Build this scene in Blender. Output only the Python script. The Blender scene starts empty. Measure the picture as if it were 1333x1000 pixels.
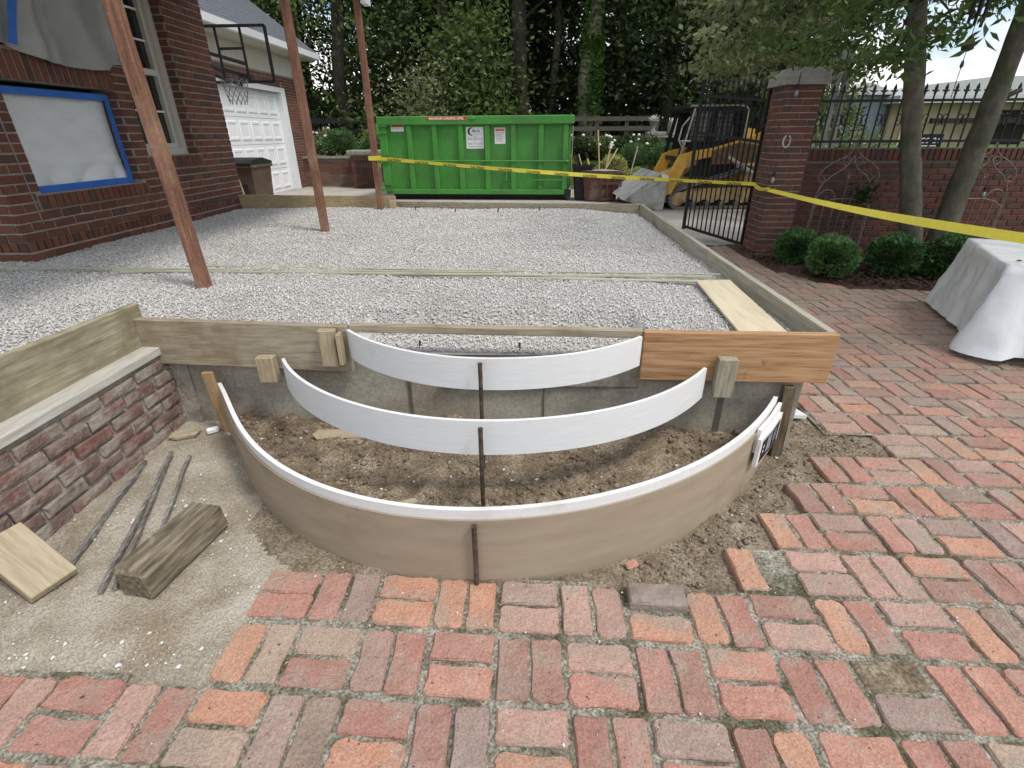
import bpy, math, random
import numpy as np
from mathutils import Vector, Matrix
R = math.radians
rng = np.random.default_rng(7)
random.seed(7)
S = bpy.context.scene
COL = S.collection

# ------------------------------------------------------------------ camera
F, CX, CY, H = 654.0, 666.5, 500.0, 1.42
_p, _y, _r = R(26.4), R(-2.2), R(-0.4)
fw = Vector((math.sin(_y)*math.cos(_p), math.cos(_y)*math.cos(_p), -math.sin(_p)))
rt = Vector((math.cos(_y), -math.sin(_y), 0))
up = rt.cross(fw)
rt2 = rt*math.cos(_r) + up*math.sin(_r)
up2 = up*math.cos(_r) - rt*math.sin(_r)
cam_d = bpy.data.cameras.new('camera')
cam = bpy.data.objects.new('camera', cam_d)
COL.objects.link(cam)
cam_d.sensor_width = 36
cam_d.lens = 36*F/1333
cam_d.clip_start = 0.05
cam_d.clip_end = 600
m = Matrix((rt2, up2, -fw)).transposed().to_4x4()
m.translation = (0, 0, H)
cam.matrix_world = m
S.camera = cam

def px(P):
    d = Vector(P) - Vector((0, 0, H))
    z = d.dot(fw)
    if z < .05: return None
    return CX + F*d.dot(rt2)/z, CY - F*d.dot(up2)/z, z

# ------------------------------------------------------------------ world, sun, exposure
SUN_EL, SUN_AZ = R(58), R(120)      # azimuth from +Y towards +X
W = bpy.data.worlds.new('World'); S.world = W; W.use_nodes = True
nt = W.node_tree; N = nt.nodes; L = nt.links
bg = N['Background']
sky = N.new('ShaderNodeTexSky'); sky.sky_type = 'NISHITA'; sky.sun_disc = False
sky.sun_elevation = SUN_EL; sky.sun_rotation = SUN_AZ
tc = N.new('ShaderNodeTexCoord'); mp = N.new('ShaderNodeMapping'); mp.inputs['Scale'].default_value = (1, 1, 2.2)
nz = N.new('ShaderNodeTexNoise'); nz.inputs['Scale'].default_value = 3.1; nz.inputs['Detail'].default_value = 7
rp = N.new('ShaderNodeValToRGB'); rp.color_ramp.elements[0].position = .43; rp.color_ramp.elements[1].position = .56
rp.color_ramp.elements[0].color = (.08, .08, .08, 1); rp.color_ramp.elements[1].color = (1, 1, 1, 1)
mx = N.new('ShaderNodeMix'); mx.data_type = 'RGBA'
mx.inputs[7].default_value = (9.6, 9.6, 9.5, 1)
L.new(tc.outputs['Generated'], mp.inputs['Vector']); L.new(mp.outputs[0], nz.inputs['Vector'])
L.new(nz.outputs['Fac'], rp.inputs['Fac']); L.new(rp.outputs['Color'], mx.inputs[0])
L.new(sky.outputs[0], mx.inputs[6]); L.new(mx.outputs[2], bg.inputs['Color'])
bg.inputs['Strength'].default_value = 0.1
sd = bpy.data.lights.new('sun', 'SUN'); sd.energy = 1.5; sd.angle = R(12); sd.color = (1, .95, .87)
sun = bpy.data.objects.new('sun', sd); COL.objects.link(sun)
sdir = Vector((math.sin(SUN_AZ)*math.cos(SUN_EL), math.cos(SUN_AZ)*math.cos(SUN_EL), math.sin(SUN_EL)))
sun.rotation_euler = sdir.to_track_quat('Z', 'Y').to_euler()
sun.location = (6, -3, 12)
S.view_settings.view_transform = 'Standard'; S.view_settings.look = 'None'
S.view_settings.gamma = 1; S.view_settings.use_curve_mapping = False
S.view_settings.exposure = 0.72

# ------------------------------------------------------------------ materials
def M(name, cols, scale=8., detail=6., rough=.8, bump=.15, bscale=None, stretch=(1, 1, 1), rcols=None, rmix=.55,
      spots=None, spec=.3, stain=None, transl=0., metal=0., pos=None, coat=0., grain=None, dirt=None):
    """procedural material: noise ramp of cols, per-piece colour rcols, optional spots (colour, scale, threshold)
    and stain (colour, scale, lo, hi)"""
    mt = bpy.data.materials.new(name); mt.use_nodes = True
    nt = mt.node_tree; N = nt.nodes; L = nt.links
    bs = N['Principled BSDF']; bs.inputs['Roughness'].default_value = rough
    bs.inputs['Specular IOR Level'].default_value = spec; bs.inputs['Metallic'].default_value = metal
    tc = N.new('ShaderNodeTexCoord'); oi = N.new('ShaderNodeObjectInfo'); ge = N.new('ShaderNodeNewGeometry')
    ad = N.new('ShaderNodeMath'); ad.operation = 'ADD'
    L.new(oi.outputs['Random'], ad.inputs[0]); L.new(ge.outputs['Random Per Island'], ad.inputs[1])
    fr = N.new('ShaderNodeMath'); fr.operation = 'FRACT'; L.new(ad.outputs[0], fr.inputs[0])
    ml = N.new('ShaderNodeMath'); ml.operation = 'MULTIPLY'; ml.inputs[1].default_value = 41.7
    L.new(oi.outputs['Random'], ml.inputs[0])
    va = N.new('ShaderNodeVectorMath'); va.operation = 'ADD'
    L.new(tc.outputs['Object'], va.inputs[0]); L.new(ml.outputs[0], va.inputs[1])
    mp = N.new('ShaderNodeMapping'); mp.inputs['Scale'].default_value = stretch
    L.new(va.outputs[0], mp.inputs['Vector'])
    def noise(sc, det=detail, src=mp):
        n = N.new('ShaderNodeTexNoise'); n.inputs['Scale'].default_value = sc; n.inputs['Detail'].default_value = det
        n.inputs['Roughness'].default_value = .62
        L.new(src.outputs[0], n.inputs['Vector']); return n
    def ramp(src, cs, a=.3, b=.7, const=False):
        r = N.new('ShaderNodeValToRGB'); e = r.color_ramp.elements
        n = len(cs)
        while len(e) < n: e.new(.5)
        for i, c in enumerate(cs):
            e[i].position = (a+(b-a)*i/max(1, n-1)) if not const else i/n
            e[i].color = (*c, 1)
        if const: r.color_ramp.interpolation = 'CONSTANT'
        L.new(src, r.inputs['Fac']); return r
    def mix(a, b, fac, mode='MIX'):
        x = N.new('ShaderNodeMix'); x.data_type = 'RGBA'; x.blend_type = mode
        for sock, v in ((x.inputs[0], fac), (x.inputs[6], a), (x.inputs[7], b)):
            if isinstance(v, (int, float)): sock.default_value = v
            elif isinstance(v, tuple): sock.default_value = (*v, 1)
            else: L.new(v, sock)
        return x.outputs[2]
    n1 = noise(scale)
    a, b = pos or (.3, .7)
    c = ramp(n1.outputs['Fac'], cols, a, b).outputs[0]
    if rcols:
        rc = ramp(fr.outputs[0], rcols, const=True).outputs[0]
        c = mix(c, rc, rmix)
    if stain:
        n3 = noise(stain[1], 4, va)
        c = mix(c, stain[0], ramp(n3.outputs['Fac'], [(0, 0, 0), (1, 1, 1)], stain[2], stain[3]).outputs[0])
    if spots:
        n2 = noise(spots[1], 3, va)
        c = mix(c, spots[0], ramp(n2.outputs['Fac'], [(0, 0, 0), (1, 1, 1)], spots[2], spots[2]+.05).outputs[0])
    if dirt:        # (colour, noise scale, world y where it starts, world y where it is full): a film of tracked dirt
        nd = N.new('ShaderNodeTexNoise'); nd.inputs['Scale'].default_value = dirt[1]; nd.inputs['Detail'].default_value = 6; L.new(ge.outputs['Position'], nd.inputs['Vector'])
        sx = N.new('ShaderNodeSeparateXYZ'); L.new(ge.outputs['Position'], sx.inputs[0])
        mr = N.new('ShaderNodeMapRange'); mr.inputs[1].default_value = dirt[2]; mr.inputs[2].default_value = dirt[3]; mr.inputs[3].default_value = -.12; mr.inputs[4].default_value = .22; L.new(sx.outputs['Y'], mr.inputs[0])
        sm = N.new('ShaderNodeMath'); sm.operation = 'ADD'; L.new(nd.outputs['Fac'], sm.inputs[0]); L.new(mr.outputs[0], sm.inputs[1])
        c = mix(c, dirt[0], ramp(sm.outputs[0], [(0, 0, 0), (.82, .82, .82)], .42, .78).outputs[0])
    if grain:
        ng = noise(grain[0], 2, va)
        c = mix(c, ramp(ng.outputs['Fac'], [(1-grain[1],)*3, (1+grain[1]*.8,)*3], .36, .64).outputs[0], 1., 'MULTIPLY')
    L.new(c, bs.inputs['Base Color'])
    if bump:
        nb = noise(bscale or scale*4, 8)
        bp = N.new('ShaderNodeBump'); bp.inputs['Strength'].default_value = bump; bp.inputs['Distance'].default_value = .02
        L.new(nb.outputs['Fac'], bp.inputs['Height']); L.new(bp.outputs[0], bs.inputs['Normal'])
    if coat: bs.inputs['Coat Weight'].default_value = coat
    if transl:
        tr = N.new('ShaderNodeBsdfTranslucent'); L.new(c, tr.inputs['Color'])
        ms = N.new('ShaderNodeMixShader'); ms.inputs[0].default_value = transl
        L.new(bs.outputs[0], ms.inputs[1]); L.new(tr.outputs[0], ms.inputs[2])
        L.new(ms.outputs[0], N['Material Output'].inputs['Surface'])
    return mt

PAVE = [(.56, .25, .15), (.47, .165, .125), (.52, .27, .225), (.44, .19, .155), (.31, .20, .18), (.53, .215, .15), (.26, .185, .14), (.38, .135, .105),
        (.49, .20, .155), (.45, .295, .215), (.41, .155, .12), (.50, .235, .19), (.36, .235, .205), (.55, .23, .14), (.43, .21, .175), (.33, .15, .12)]
def dusty(c, k): g = sum(c)/3; return tuple(v+(g*f-v)*k for v, f in zip(c, (1.1, 1.0, .88)))
PAVE = [tuple(k*v for k, v in zip((1.0, 1.13, 1.12), dusty(c, (.20, .36, .28, .14, .40)[i % 5]))) for i, c in enumerate(PAVE)]
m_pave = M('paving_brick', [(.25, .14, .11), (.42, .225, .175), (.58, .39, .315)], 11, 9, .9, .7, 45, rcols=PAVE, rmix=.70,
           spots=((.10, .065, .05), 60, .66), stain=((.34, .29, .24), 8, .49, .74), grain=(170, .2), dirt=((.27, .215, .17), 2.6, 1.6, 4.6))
m_joint = M('joint_sand', [(.17, .155, .12), (.31, .29, .235), (.42, .40, .345)], 25, 8, .95, .7, 80, stain=((.10, .095, .052), 7, .47, .64),
            spots=((.47, .46, .42), 90, .64), grain=(110, .5))
m_dirt = M('dry_dirt', [(.26, .22, .17), (.37, .33, .265), (.46, .42, .355)], 5, 9, .95, .7, 40, stain=((.22, .16, .10), 2.2, .55, .75),
           spots=((.6, .58, .54), 95, .70), grain=(140, .3))
m_soil = M('brown_soil', [(.135, .10, .067), (.225, .175, .12), (.35, .29, .215)], 9, 9, .97, 1.0, 35, spots=((.42, .38, .32), 70, .72), grain=(90, .4))
m_soilmid = M('trampled_soil', [(.15, .115, .08), (.235, .19, .135), (.35, .30, .235)], 7, 9, .97, 1.0, 40, spots=((.52, .49, .44), 80, .70), grain=(100, .4))
m_mulch = M('mulch', [(.03, .018, .012), (.07, .04, .028), (.11, .07, .05)], 30, 6, .95, .8, 60)
m_conc = M('concrete_wall', [(.27, .255, .21), (.37, .35, .295), (.45, .43, .37)], 4, 9, .85, .18, 60, stain=((.20, .165, .115), 1.7, .45, .75),
           spots=((.06, .06, .055), 38, .72), grain=(60, .14))
m_drive = M('driveway_concrete', [(.36, .33, .29), (.44, .41, .37), (.48, .46, .42)], 1.2, 8, .85, .1, 60, stain=((.27, .24, .20), .7, .5, .75))
m_hbrick = M('house_brick', [(.09, .038, .027), (.15, .063, .043), (.19, .083, .058)], 14, 6, .85, .4, 60,
             rcols=[(.165, .066, .043), (.145, .056, .037), (.11, .05, .036), (.16, .07, .047), (.125, .05, .034), (.185, .078, .052), (.075, .05, .042)], rmix=.65)
m_hmortar = M('house_mortar', [(.27, .235, .205), (.36, .325, .29)], 30, 5, .95, .4, 90)
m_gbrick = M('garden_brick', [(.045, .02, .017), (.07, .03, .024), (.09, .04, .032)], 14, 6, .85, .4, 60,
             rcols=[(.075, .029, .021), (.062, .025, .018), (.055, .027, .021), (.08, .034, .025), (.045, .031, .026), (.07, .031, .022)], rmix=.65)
m_gmortar = M('garden_mortar', [(.12, .10, .088), (.19, .165, .145)], 30, 5, .95, .4, 90)
m_lbrick = M('old_wall_brick', [(.16, .10, .085), (.24, .145, .12), (.33, .26, .225)], 16, 8, .95, .9, 40,
             rcols=[(.18, .08, .066), (.15, .09, .08), (.195, .085, .07), (.14, .105, .095), (.165, .08, .068), (.17, .135, .12)], rmix=.45,
             stain=((.34, .295, .25), 7, .41, .60))
m_lmortar = M('old_mortar', [(.24, .21, .18), (.34, .305, .265), (.43, .395, .35)], 14, 8, .97, 1.0, 40)
def wood(name, a, b, c, st=(1.2, 28, 28), rough=.75, stain=None, bump=.15):
    return M(name, [a, b, c], 3.2, 7, rough, bump, 9, stretch=st, stain=stain, pos=(.32, .68))
m_pine = wood('fresh_pine', (.24, .12, .05), (.40, .23, .115), (.48, .31, .17), stain=((.15, .07, .028), 5.5, .66, .74))
m_pine_y = wood('yellow_pine', (.30, .22, .115), (.42, .32, .19), (.50, .41, .27))
m_wgrey = wood('weathered_board', (.22, .185, .13), (.33, .28, .205), (.42, .36, .27), stain=((.20, .135, .075), 2.2, .55, .72))
m_wgreyY = wood('weathered_board_long', (.27, .245, .19), (.38, .35, .28), (.46, .43, .36), st=(28, 1.2, 28), stain=((.28, .23, .16), 1.6, .52, .7))
m_wmould = wood('mould_board', (.17, .145, .095), (.29, .255, .175), (.40, .355, .25), st=(20, 1.5, 20), stain=((.19, .165, .105), 4., .48, .66))
m_coping = wood('coping_board', (.36, .345, .30), (.47, .455, .405), (.55, .54, .49), st=(24, 1.5, 24))
m_ply = M('plywood', [(.50, .42, .28), (.60, .52, .37), (.64, .57, .42)], 3, 6, .7, .06, 40, stretch=(8, 1, 1))
m_timber = wood('old_timber', (.07, .056, .038), (.17, .14, .095), (.32, .28, .205), st=(18, 2, 18), bump=.5, stain=((.42, .37, .27), 8, .60, .70))
m_lath = wood('lath', (.30, .30, .21), (.42, .42, .32), (.5, .5, .4))
m_stake = wood('grey_stick', (.09, .08, .07), (.19, .175, .16), (.36, .35, .33), st=(30, 3, 30), bump=.4)
m_darkstake = wood('dark_stake', (.05, .035, .02), (.10, .075, .045), (.16, .125, .085), st=(25, 25, 2))
m_tanstake = wood('tan_stake', (.26, .16, .08), (.37, .24, .13), (.44, .31, .19), st=(25, 25, 2))
m_post = M('stained_post', [(.105, .055, .036), (.20, .095, .06), (.30, .155, .10)], 4, 8, .65, .3, 20, stretch=(16, 16, .8), spots=((.06, .035, .025), 11, .73), grain=(60, .16),
           stain=((.33, .20, .135), 2.5, .5, .75))
m_white = M('white_pvc', [(.68, .68, .68), (.76, .76, .76)], 9, 6, .6, .10, 60, stretch=(1, 1, 14), stain=((.60, .575, .53), 5, .58, .78), spots=((.48, .44, .38), 34, .735))
m_tan = M('tan_hardboard', [(.29, .235, .17), (.335, .275, .205), (.37, .31, .235)], 3, 7, .6, .10, 60, stretch=(1, 1, 5), stain=((.27, .21, .15), 4, .54, .74), spots=((.20, .155, .11), 40, .72))
m_rebar = M('rebar_steel', [(.05, .035, .028), (.10, .075, .06), (.15, .12, .10)], 30, 5, .7, .3, 90, metal=.4)
m_iron = M('black_iron', [(.010, .010, .011), (.018, .018, .02)], 20, 4, .45, .1, 60)
m_rust = M('bare_iron', [(.16, .13, .11), (.30, .26, .23)], 30, 4, .6, .2, 80, metal=.3)
m_green = M('green_paint', [(.05, .215, .036), (.06, .25, .042), (.07, .265, .05)], 2, 7, .5, .35, 4, stain=((.065, .17, .045), 1.3, .46, .75), spots=((.13, .085, .04), 16, .735), grain=(30, .10), spec=.35)
m_yel = M('machine_yellow', [(.52, .27, .045), (.68, .37, .06), (.70, .42, .12)], 4, 7, .55, .1, 30, stain=((.26, .17, .09), 3, .58, .72))
m_tanmud = M('muddy_yellow', [(.42, .28, .13), (.58, .40, .20), (.62, .47, .27)], 5, 7, .75, .2, 30, stain=((.22, .145, .09), 3, .56, .7))
m_track = M('track_rubber', [(.10, .09, .08), (.19, .175, .155), (.28, .26, .23)], 8, 6, .9, .3, 40)
m_black = M('black_plastic', [(.010, .010, .011), (.022, .022, .024)], 8, 5, .5, .08, 60)
m_steel = M('worn_steel', [(.30, .30, .285), (.44, .43, .41), (.56, .55, .52)], 5, 8, .6, .15, 30, metal=.15, stain=((.22, .17, .12), 3, .55, .7))
m_cap = M('cast_stone', [(.19, .185, .16), (.27, .26, .23), (.32, .31, .28)], 8, 7, .9, .3, 60, stain=((.12, .13, .09), 4, .55, .72))
m_wpaint = M('white_paint', [(.72, .74, .76), (.78, .79, .80)], 3, 4, .5, .03, 60)
m_cream = M('cream_trim', [(.50, .48, .42), (.56, .54, .48)], 3, 4, .5, .03, 60)
m_shingle = M('slate_shingle', [(.075, .085, .10), (.11, .12, .14), (.15, .16, .18)], 3, 5, .9, .3, 30, stretch=(14, 2, 14))
m_glass = M('window_glass', [(.012, .014, .014), (.02, .022, .022)], 2, 2, .06, 0, spec=.8)
m_blue = M('blue_tape', [(.03, .13, .50), (.05, .18, .60)], 12, 4, .6, .15, 40)
m_sheet = M('hung_plastic', [(.36, .37, .36), (.43, .44, .43), (.50, .51, .50)], 2.5, 6, .35, .12, 14, transl=.25, spec=.5)
m_clear = M('taped_plastic', [(.66, .68, .68), (.75, .77, .77)], 2, 5, .22, .35, 5, stretch=(1, 2, 5), spec=.5)
m_drape = M('white_drape', [(.64, .67, .69), (.74, .77, .78), (.79, .81, .82)], 2.5, 6, .24, .5, 7, transl=.12, spec=.5, spots=((.42, .40, .36), 18, .73))
m_tape = M('caution_yellow', [(.80, .68, .07), (.86, .76, .12)], 20, 4, .4, .25, 60, transl=.2)
m_ink = M('black_print', [(.012, .012, .012), (.02, .02, .02)], 10, 2, .6, 0)
m_red = M('red_print', [(.50, .02, .025), (.56, .03, .03)], 10, 2, .5, 0)
m_paper = M('white_sticker', [(.74, .75, .76), (.80, .80, .80)], 10, 2, .5, 0)
m_greyprint = M('grey_print', [(.25, .27, .33), (.30, .32, .38)], 10, 2, .5, 0)
m_brownbin = M('brown_plastic', [(.075, .045, .032), (.11, .07, .05)], 6, 5, .6, .08, 40, stain=((.17, .13, .10), 3, .55, .7))
m_redbin = M('maroon_plastic', [(.10, .035, .03), (.15, .055, .045)], 6, 5, .6, .08, 40, stain=((.20, .15, .12), 3, .55, .7))
m_bark = M('bark', [(.09, .075, .055), (.19, .165, .125), (.27, .24, .19)], 6, 8, .95, .8, 14, stretch=(4, 4, 1), stain=((.13, .15, .08), 2.5, .5, .7))
m_barkd = M('dark_bark', [(.025, .02, .016), (.055, .045, .035), (.09, .075, .06)], 5, 8, .95, .8, 12, stretch=(4, 4, 1))
m_barkl = M('smooth_bark', [(.075, .068, .05), (.115, .105, .08), (.16, .15, .115)], 7, 7, .9, .6, 25, stretch=(2, 2, 1), stain=((.065, .08, .042), 4, .48, .66))
def leafmat(name, cs, tr=.36): return M(name, [tuple(.4*v for v in cs[0]), tuple(1.05*v for v in cs[2])], 1.1, 3, .55, 0, rcols=cs, rmix=.5, transl=tr, spec=.35)
m_lf_dark = leafmat('woodland_leaf', [(.022, .040, .011), (.034, .060, .016), (.055, .090, .024), (.015, .030, .010), (.09, .13, .035)])
m_lf_mid = leafmat('mid_leaf', [(.075, .12, .03), (.10, .155, .038), (.13, .19, .05), (.055, .095, .026), (.17, .22, .075)])
m_lf_lime = leafmat('lime_leaf', [(.22, .28, .05), (.28, .34, .06), (.17, .23, .045), (.33, .38, .10)])
m_lf_var = leafmat('variegated_leaf', [(.44, .45, .13), (.32, .38, .08), (.54, .54, .26), (.20, .26, .05)])
m_lf_pale = leafmat('pale_leaf', [(.19, .23, .09), (.25, .29, .13), (.34, .36, .20), (.13, .18, .06), (.09, .14, .04)])
m_lf_near = leafmat('orchard_leaf', [(.08, .15, .03), (.11, .19, .042), (.055, .11, .025), (.15, .23, .06), (.13, .16, .04)])
m_lf_box = leafmat('boxwood_leaf', [(.05, .13, .035), (.085, .19, .055), (.14, .26, .09), (.035, .09, .025)], .25)
m_lf_ivy = leafmat('ivy_leaf', [(.10, .20, .03), (.14, .25, .045), (.07, .15, .025)])
m_flower = M('white_petal', [(.66, .64, .56), (.76, .74, .66)], 9, 2, .7, 0)
m_lawn = M('lawn_grass', [(.045, .095, .02), (.075, .14, .03), (.11, .17, .05)], 5, 8, .95, .6, 60)
m_floor = M('woodland_floor', [(.02, .02, .012), (.04, .038, .02), (.05, .06, .025)], 1.5, 8, .95, .5, 20)
m_bfence = M('black_fence_paint', [(.018, .019, .02), (.035, .036, .038)], 5, 5, .7, .1, 40)
m_gfence = wood('grey_fence', (.06, .05, .04), (.10, .085, .07), (.14, .12, .10))
m_tanst = M('tan_stucco', [(.44, .355, .24), (.52, .43, .30)], 4, 5, .9, .15, 60)
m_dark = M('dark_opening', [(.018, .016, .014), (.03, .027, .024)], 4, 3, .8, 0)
m_roofg = M('grey_roof', [(.46, .47, .47), (.54, .55, .55)], 3, 5, .7, .1, 30, stretch=(6, 1, 1))
m_bluegrey = M('blue_grey_siding', [(.20, .23, .28), (.25, .28, .33)], 3, 4, .6, .05, 40)
m_bulb = M('bulb_glass', [(.16, .165, .17), (.24, .245, .25)], 5, 2, .1, 0, spec=.8)
STN = [(.61, .595, .57), (.55, .535, .51), (.49, .475, .45), (.65, .635, .61), (.44, .425, .40), (.57, .55, .52), (.59, .575, .55), (.36, .35, .335)]
m_stone = M('crushed_stone', [(.52, .51, .49), (.72, .71, .69)], 40, 3, .85, .2, 120, rcols=STN, rmix=.75, stain=((.38, .345, .29), 1.3, .58, .8))
m_gravelbase = M('gravel_bed', [(.38, .37, .35), (.50, .485, .46), (.60, .585, .56)], 110, 4, .9, .6, 110)
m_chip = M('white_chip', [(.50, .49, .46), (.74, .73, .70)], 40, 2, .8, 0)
m_clod = M('soil_clod', [(.12, .085, .056), (.22, .165, .115)], 20, 4, .97, .5, 60, rcols=[(.15, .11, .073), (.21, .16, .11), (.27, .22, .16), (.46, .41, .34)], rmix=.5)

# ------------------------------------------------------------------ object helpers
ORG = {}
def tag(o, label=None, cat=None, group=None, kind=None):
    if label: o['label'] = label
    if cat: o['category'] = cat
    if group: o['group'] = group
    if kind: o['kind'] = kind
    return o
def link(o, parent=None, org=(0, 0, 0)):
    COL.objects.link(o)
    if parent is not None: o.parent = parent
    ORG[o.name] = Vector(org)
    return o
def thing(name, loc, label, cat, group=None):
    o = bpy.data.objects.new(name, None); o.empty_display_size = .1; o.location = loc
    link(o, None, loc); return tag(o, label, cat, group)
class MB:
    def __init__(s): s.v = []; s.f = []
    def add(s, vs, fs):
        b = len(s.v); s.v += [tuple(v) for v in vs]; s.f += [tuple(i+b for i in f) for f in fs]; return s
    def box(s, x0, x1, y0, y1, z0, z1):
        return s.add([(x0, y0, z0), (x1, y0, z0), (x1, y1, z0), (x0, y1, z0), (x0, y0, z1), (x1, y0, z1), (x1, y1, z1), (x0, y1, z1)],
                     [(3, 2, 1, 0), (4, 5, 6, 7), (0, 1, 5, 4), (1, 2, 6, 5), (2, 3, 7, 6), (3, 0, 4, 7)])
    def bbox(s, x0, x1, y0, y1, z0, z1, b=.004):
        """box with every edge chamfered"""
        vs = []; X = (x0, x1); Y = (y0, y1); Z = (z0, z1); idx = {}
        for i in (0, 1):
            for j in (0, 1):
                for k in (0, 1):
                    sx, sy, sz = (b, -b)[i], (b, -b)[j], (b, -b)[k]
                    for a in range(3):
                        p = [X[i]+sx, Y[j]+sy, Z[k]+sz]; p[a] = (X[i], Y[j], Z[k])[a]
                        idx[i, j, k, a] = len(vs); vs.append(tuple(p))
        fs = []
        def q(*k): fs.append(tuple(idx[t] for t in k))
        for a in range(3):
            for e in (0, 1):
                o = [t for t in range(3) if t != a]
                ks = []
                for (u, w) in ((0, 0), (1, 0), (1, 1), (0, 1)):
                    t = [0, 0, 0]; t[a] = e; t[o[0]] = u; t[o[1]] = w; ks.append((*t, a))
                q(*ks)
        for a in range(3):
            o = [t for t in range(3) if t != a]
            for u in (0, 1):
                for w in (0, 1):
                    t0 = [0, 0, 0]; t0[o[0]] = u; t0[o[1]] = w; t1 = t0[:]; t1[a] = 1
                    q((*t0, o[0]), (*t1, o[0]), (*t1, o[1]), (*t0, o[1]))
        for i in (0, 1):
            for j in (0, 1):
                for k in (0, 1): q((i, j, k, 0), (i, j, k, 1), (i, j, k, 2))
        return s.add(vs, fs)
    def xf(s, mat):
        s.v = [tuple(mat @ Vector(v)) for v in s.v]; return s
    def bar(s, p0, p1, w, h=None, upv=(0, 0, 1), b=0):
        """box beam from p0 to p1; w across, h along up; p0/p1 on the centre line"""
        h = h or w; p0 = Vector(p0); p1 = Vector(p1); d = p1-p0; l = d.length; d.normalize()
        u = Vector(upv); sd_ = d.cross(u)
        if sd_.length < 1e-4: sd_ = d.cross(Vector((1, 0, 0)))
        sd_.normalize(); u = sd_.cross(d)
        t = MB()
        if b: t.bbox(0, l, -w/2, w/2, -h/2, h/2, b)
        else: t.box(0, l, -w/2, w/2, -h/2, h/2)
        mm = Matrix((d, -sd_, u)).transposed().to_4x4(); mm.translation = p0
        t.xf(mm); return s.add(t.v, t.f)
    def tube(s, pts, r, n=8, cap=True):
        pts = [Vector(p) for p in pts]; rs = r if isinstance(r, (list, tuple)) else [r]*len(pts)
        d = (pts[1]-pts[0]).normalized(); a = d.orthogonal().normalized()
        vs = []; k = len(pts)
        for i, p in enumerate(pts):
            t = (pts[min(i+1, k-1)]-pts[max(i-1, 0)]).normalized()
            a = (a-t*a.dot(t)).normalized(); bb = t.cross(a)
            for j in range(n):
                an = 2*math.pi*j/n; vs.append(tuple(p+(a*math.cos(an)+bb*math.sin(an))*rs[i]))
        fs = [(i*n+j, i*n+(j+1) % n, (i+1)*n+(j+1) % n, (i+1)*n+j) for i in range(k-1) for j in range(n)]
        if cap: fs += [tuple(range(n-1, -1, -1)), tuple((k-1)*n+j for j in range(n))]
        return s.add(vs, fs)
    def lathe(s, prof, c=(0, 0, 0), n=16):
        vs = [(c[0]+r*math.cos(2*math.pi*j/n), c[1]+r*math.sin(2*math.pi*j/n), c[2]+z) for r, z in prof for j in range(n)]
        k = len(prof)
        fs = [(i*n+j, i*n+(j+1) % n, (i+1)*n+(j+1) % n, (i+1)*n+j) for i in range(k-1) for j in range(n)]
        return s.add(vs, fs+[tuple(range(n-1, -1, -1)), tuple((k-1)*n+j for j in range(n))])
    def prism(s, poly, y0, y1, plane='xz'):
        """polygon in the plane, extruded along the third axis"""
        n = len(poly)
        f = {'xz': lambda a, b, c: (a, c, b), 'xy': lambda a, b, c: (a, b, c), 'yz': lambda a, b, c: (c, a, b)}[plane]
        vs = [f(a, b, y0) for a, b in poly]+[f(a, b, y1) for a, b in poly]
        return s.add(vs, [tuple(range(n)), tuple(range(2*n-1, n-1, -1))]+[(i, i+n, (i+1) % n+n, (i+1) % n) for i in range(n)])
    def build(s, name, mat, parent=None, smooth=False, label=None, cat=None, group=None, kind=None, fix=True):
        me = bpy.data.meshes.new(name)
        if parent is None:
            a = np.array(s.v); o0 = Vector(((a[:, 0].min()+a[:, 0].max())/2, (a[:, 1].min()+a[:, 1].max())/2, a[:, 2].min()))
        else: o0 = ORG[parent.name]
        me.from_pydata([(v[0]-o0[0], v[1]-o0[1], v[2]-o0[2]) for v in s.v], [], s.f)
        me.validate()
        if fix:
            import bmesh
            bm = bmesh.new(); bm.from_mesh(me); bmesh.ops.recalc_face_normals(bm, faces=bm.faces[:]); bm.to_mesh(me); bm.free()
        if smooth: me.polygons.foreach_set('use_smooth', [True]*len(me.polygons))
        me.materials.append(mat)
        o = bpy.data.objects.new(name, me)
        if parent is None: o.location = o0
        link(o, parent, o0); return tag(o, label, cat, group, kind)
def npmesh(name, V, Fq, mat, parent=None, smooth=False, **kw):
    """fast mesh from arrays: V (n,3) and Fq (m,k) all faces with k corners, vertices in world space"""
    V = np.asarray(V, np.float32); Fq = np.asarray(Fq, np.int32)
    o0 = Vector((float(V[:, 0].mean()), float(V[:, 1].mean()), float(V[:, 2].min()))) if parent is None else ORG[parent.name]
    me = bpy.data.meshes.new(name); k = Fq.shape[1]
    me.vertices.add(len(V)); me.vertices.foreach_set('co', (V-np.array(o0, np.float32)).ravel())
    me.loops.add(Fq.size); me.loops.foreach_set('vertex_index', Fq.ravel())
    me.polygons.add(len(Fq)); me.polygons.foreach_set('loop_start', np.arange(0, Fq.size, k, dtype=np.int32))
    me.update(calc_edges=True)
    if smooth: me.polygons.foreach_set('use_smooth', np.ones(len(Fq), bool))
    me.materials.append(mat); o = bpy.data.objects.new(name, me)
    if parent is None: o.location = o0
    link(o, parent, o0); return tag(o, **kw)
def grid(name, xs, ys, zf, mat, parent=None, keep=None, smooth=True, **kw):
    X, Y = np.meshgrid(xs, ys); V = np.stack([X, Y, zf(X, Y)], -1).reshape(-1, 3); nx = len(xs)
    i, j = np.meshgrid(np.arange(len(xs)-1), np.arange(len(ys)-1)); a = (j*nx+i).ravel()
    Fq = np.stack([a, a+1, a+nx+1, a+nx], -1)
    if keep is not None:
        c = V[Fq].mean(1); Fq = Fq[keep(c[:, 0], c[:, 1])]
    return npmesh(name, V, Fq, mat, parent, smooth, **kw)
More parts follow.
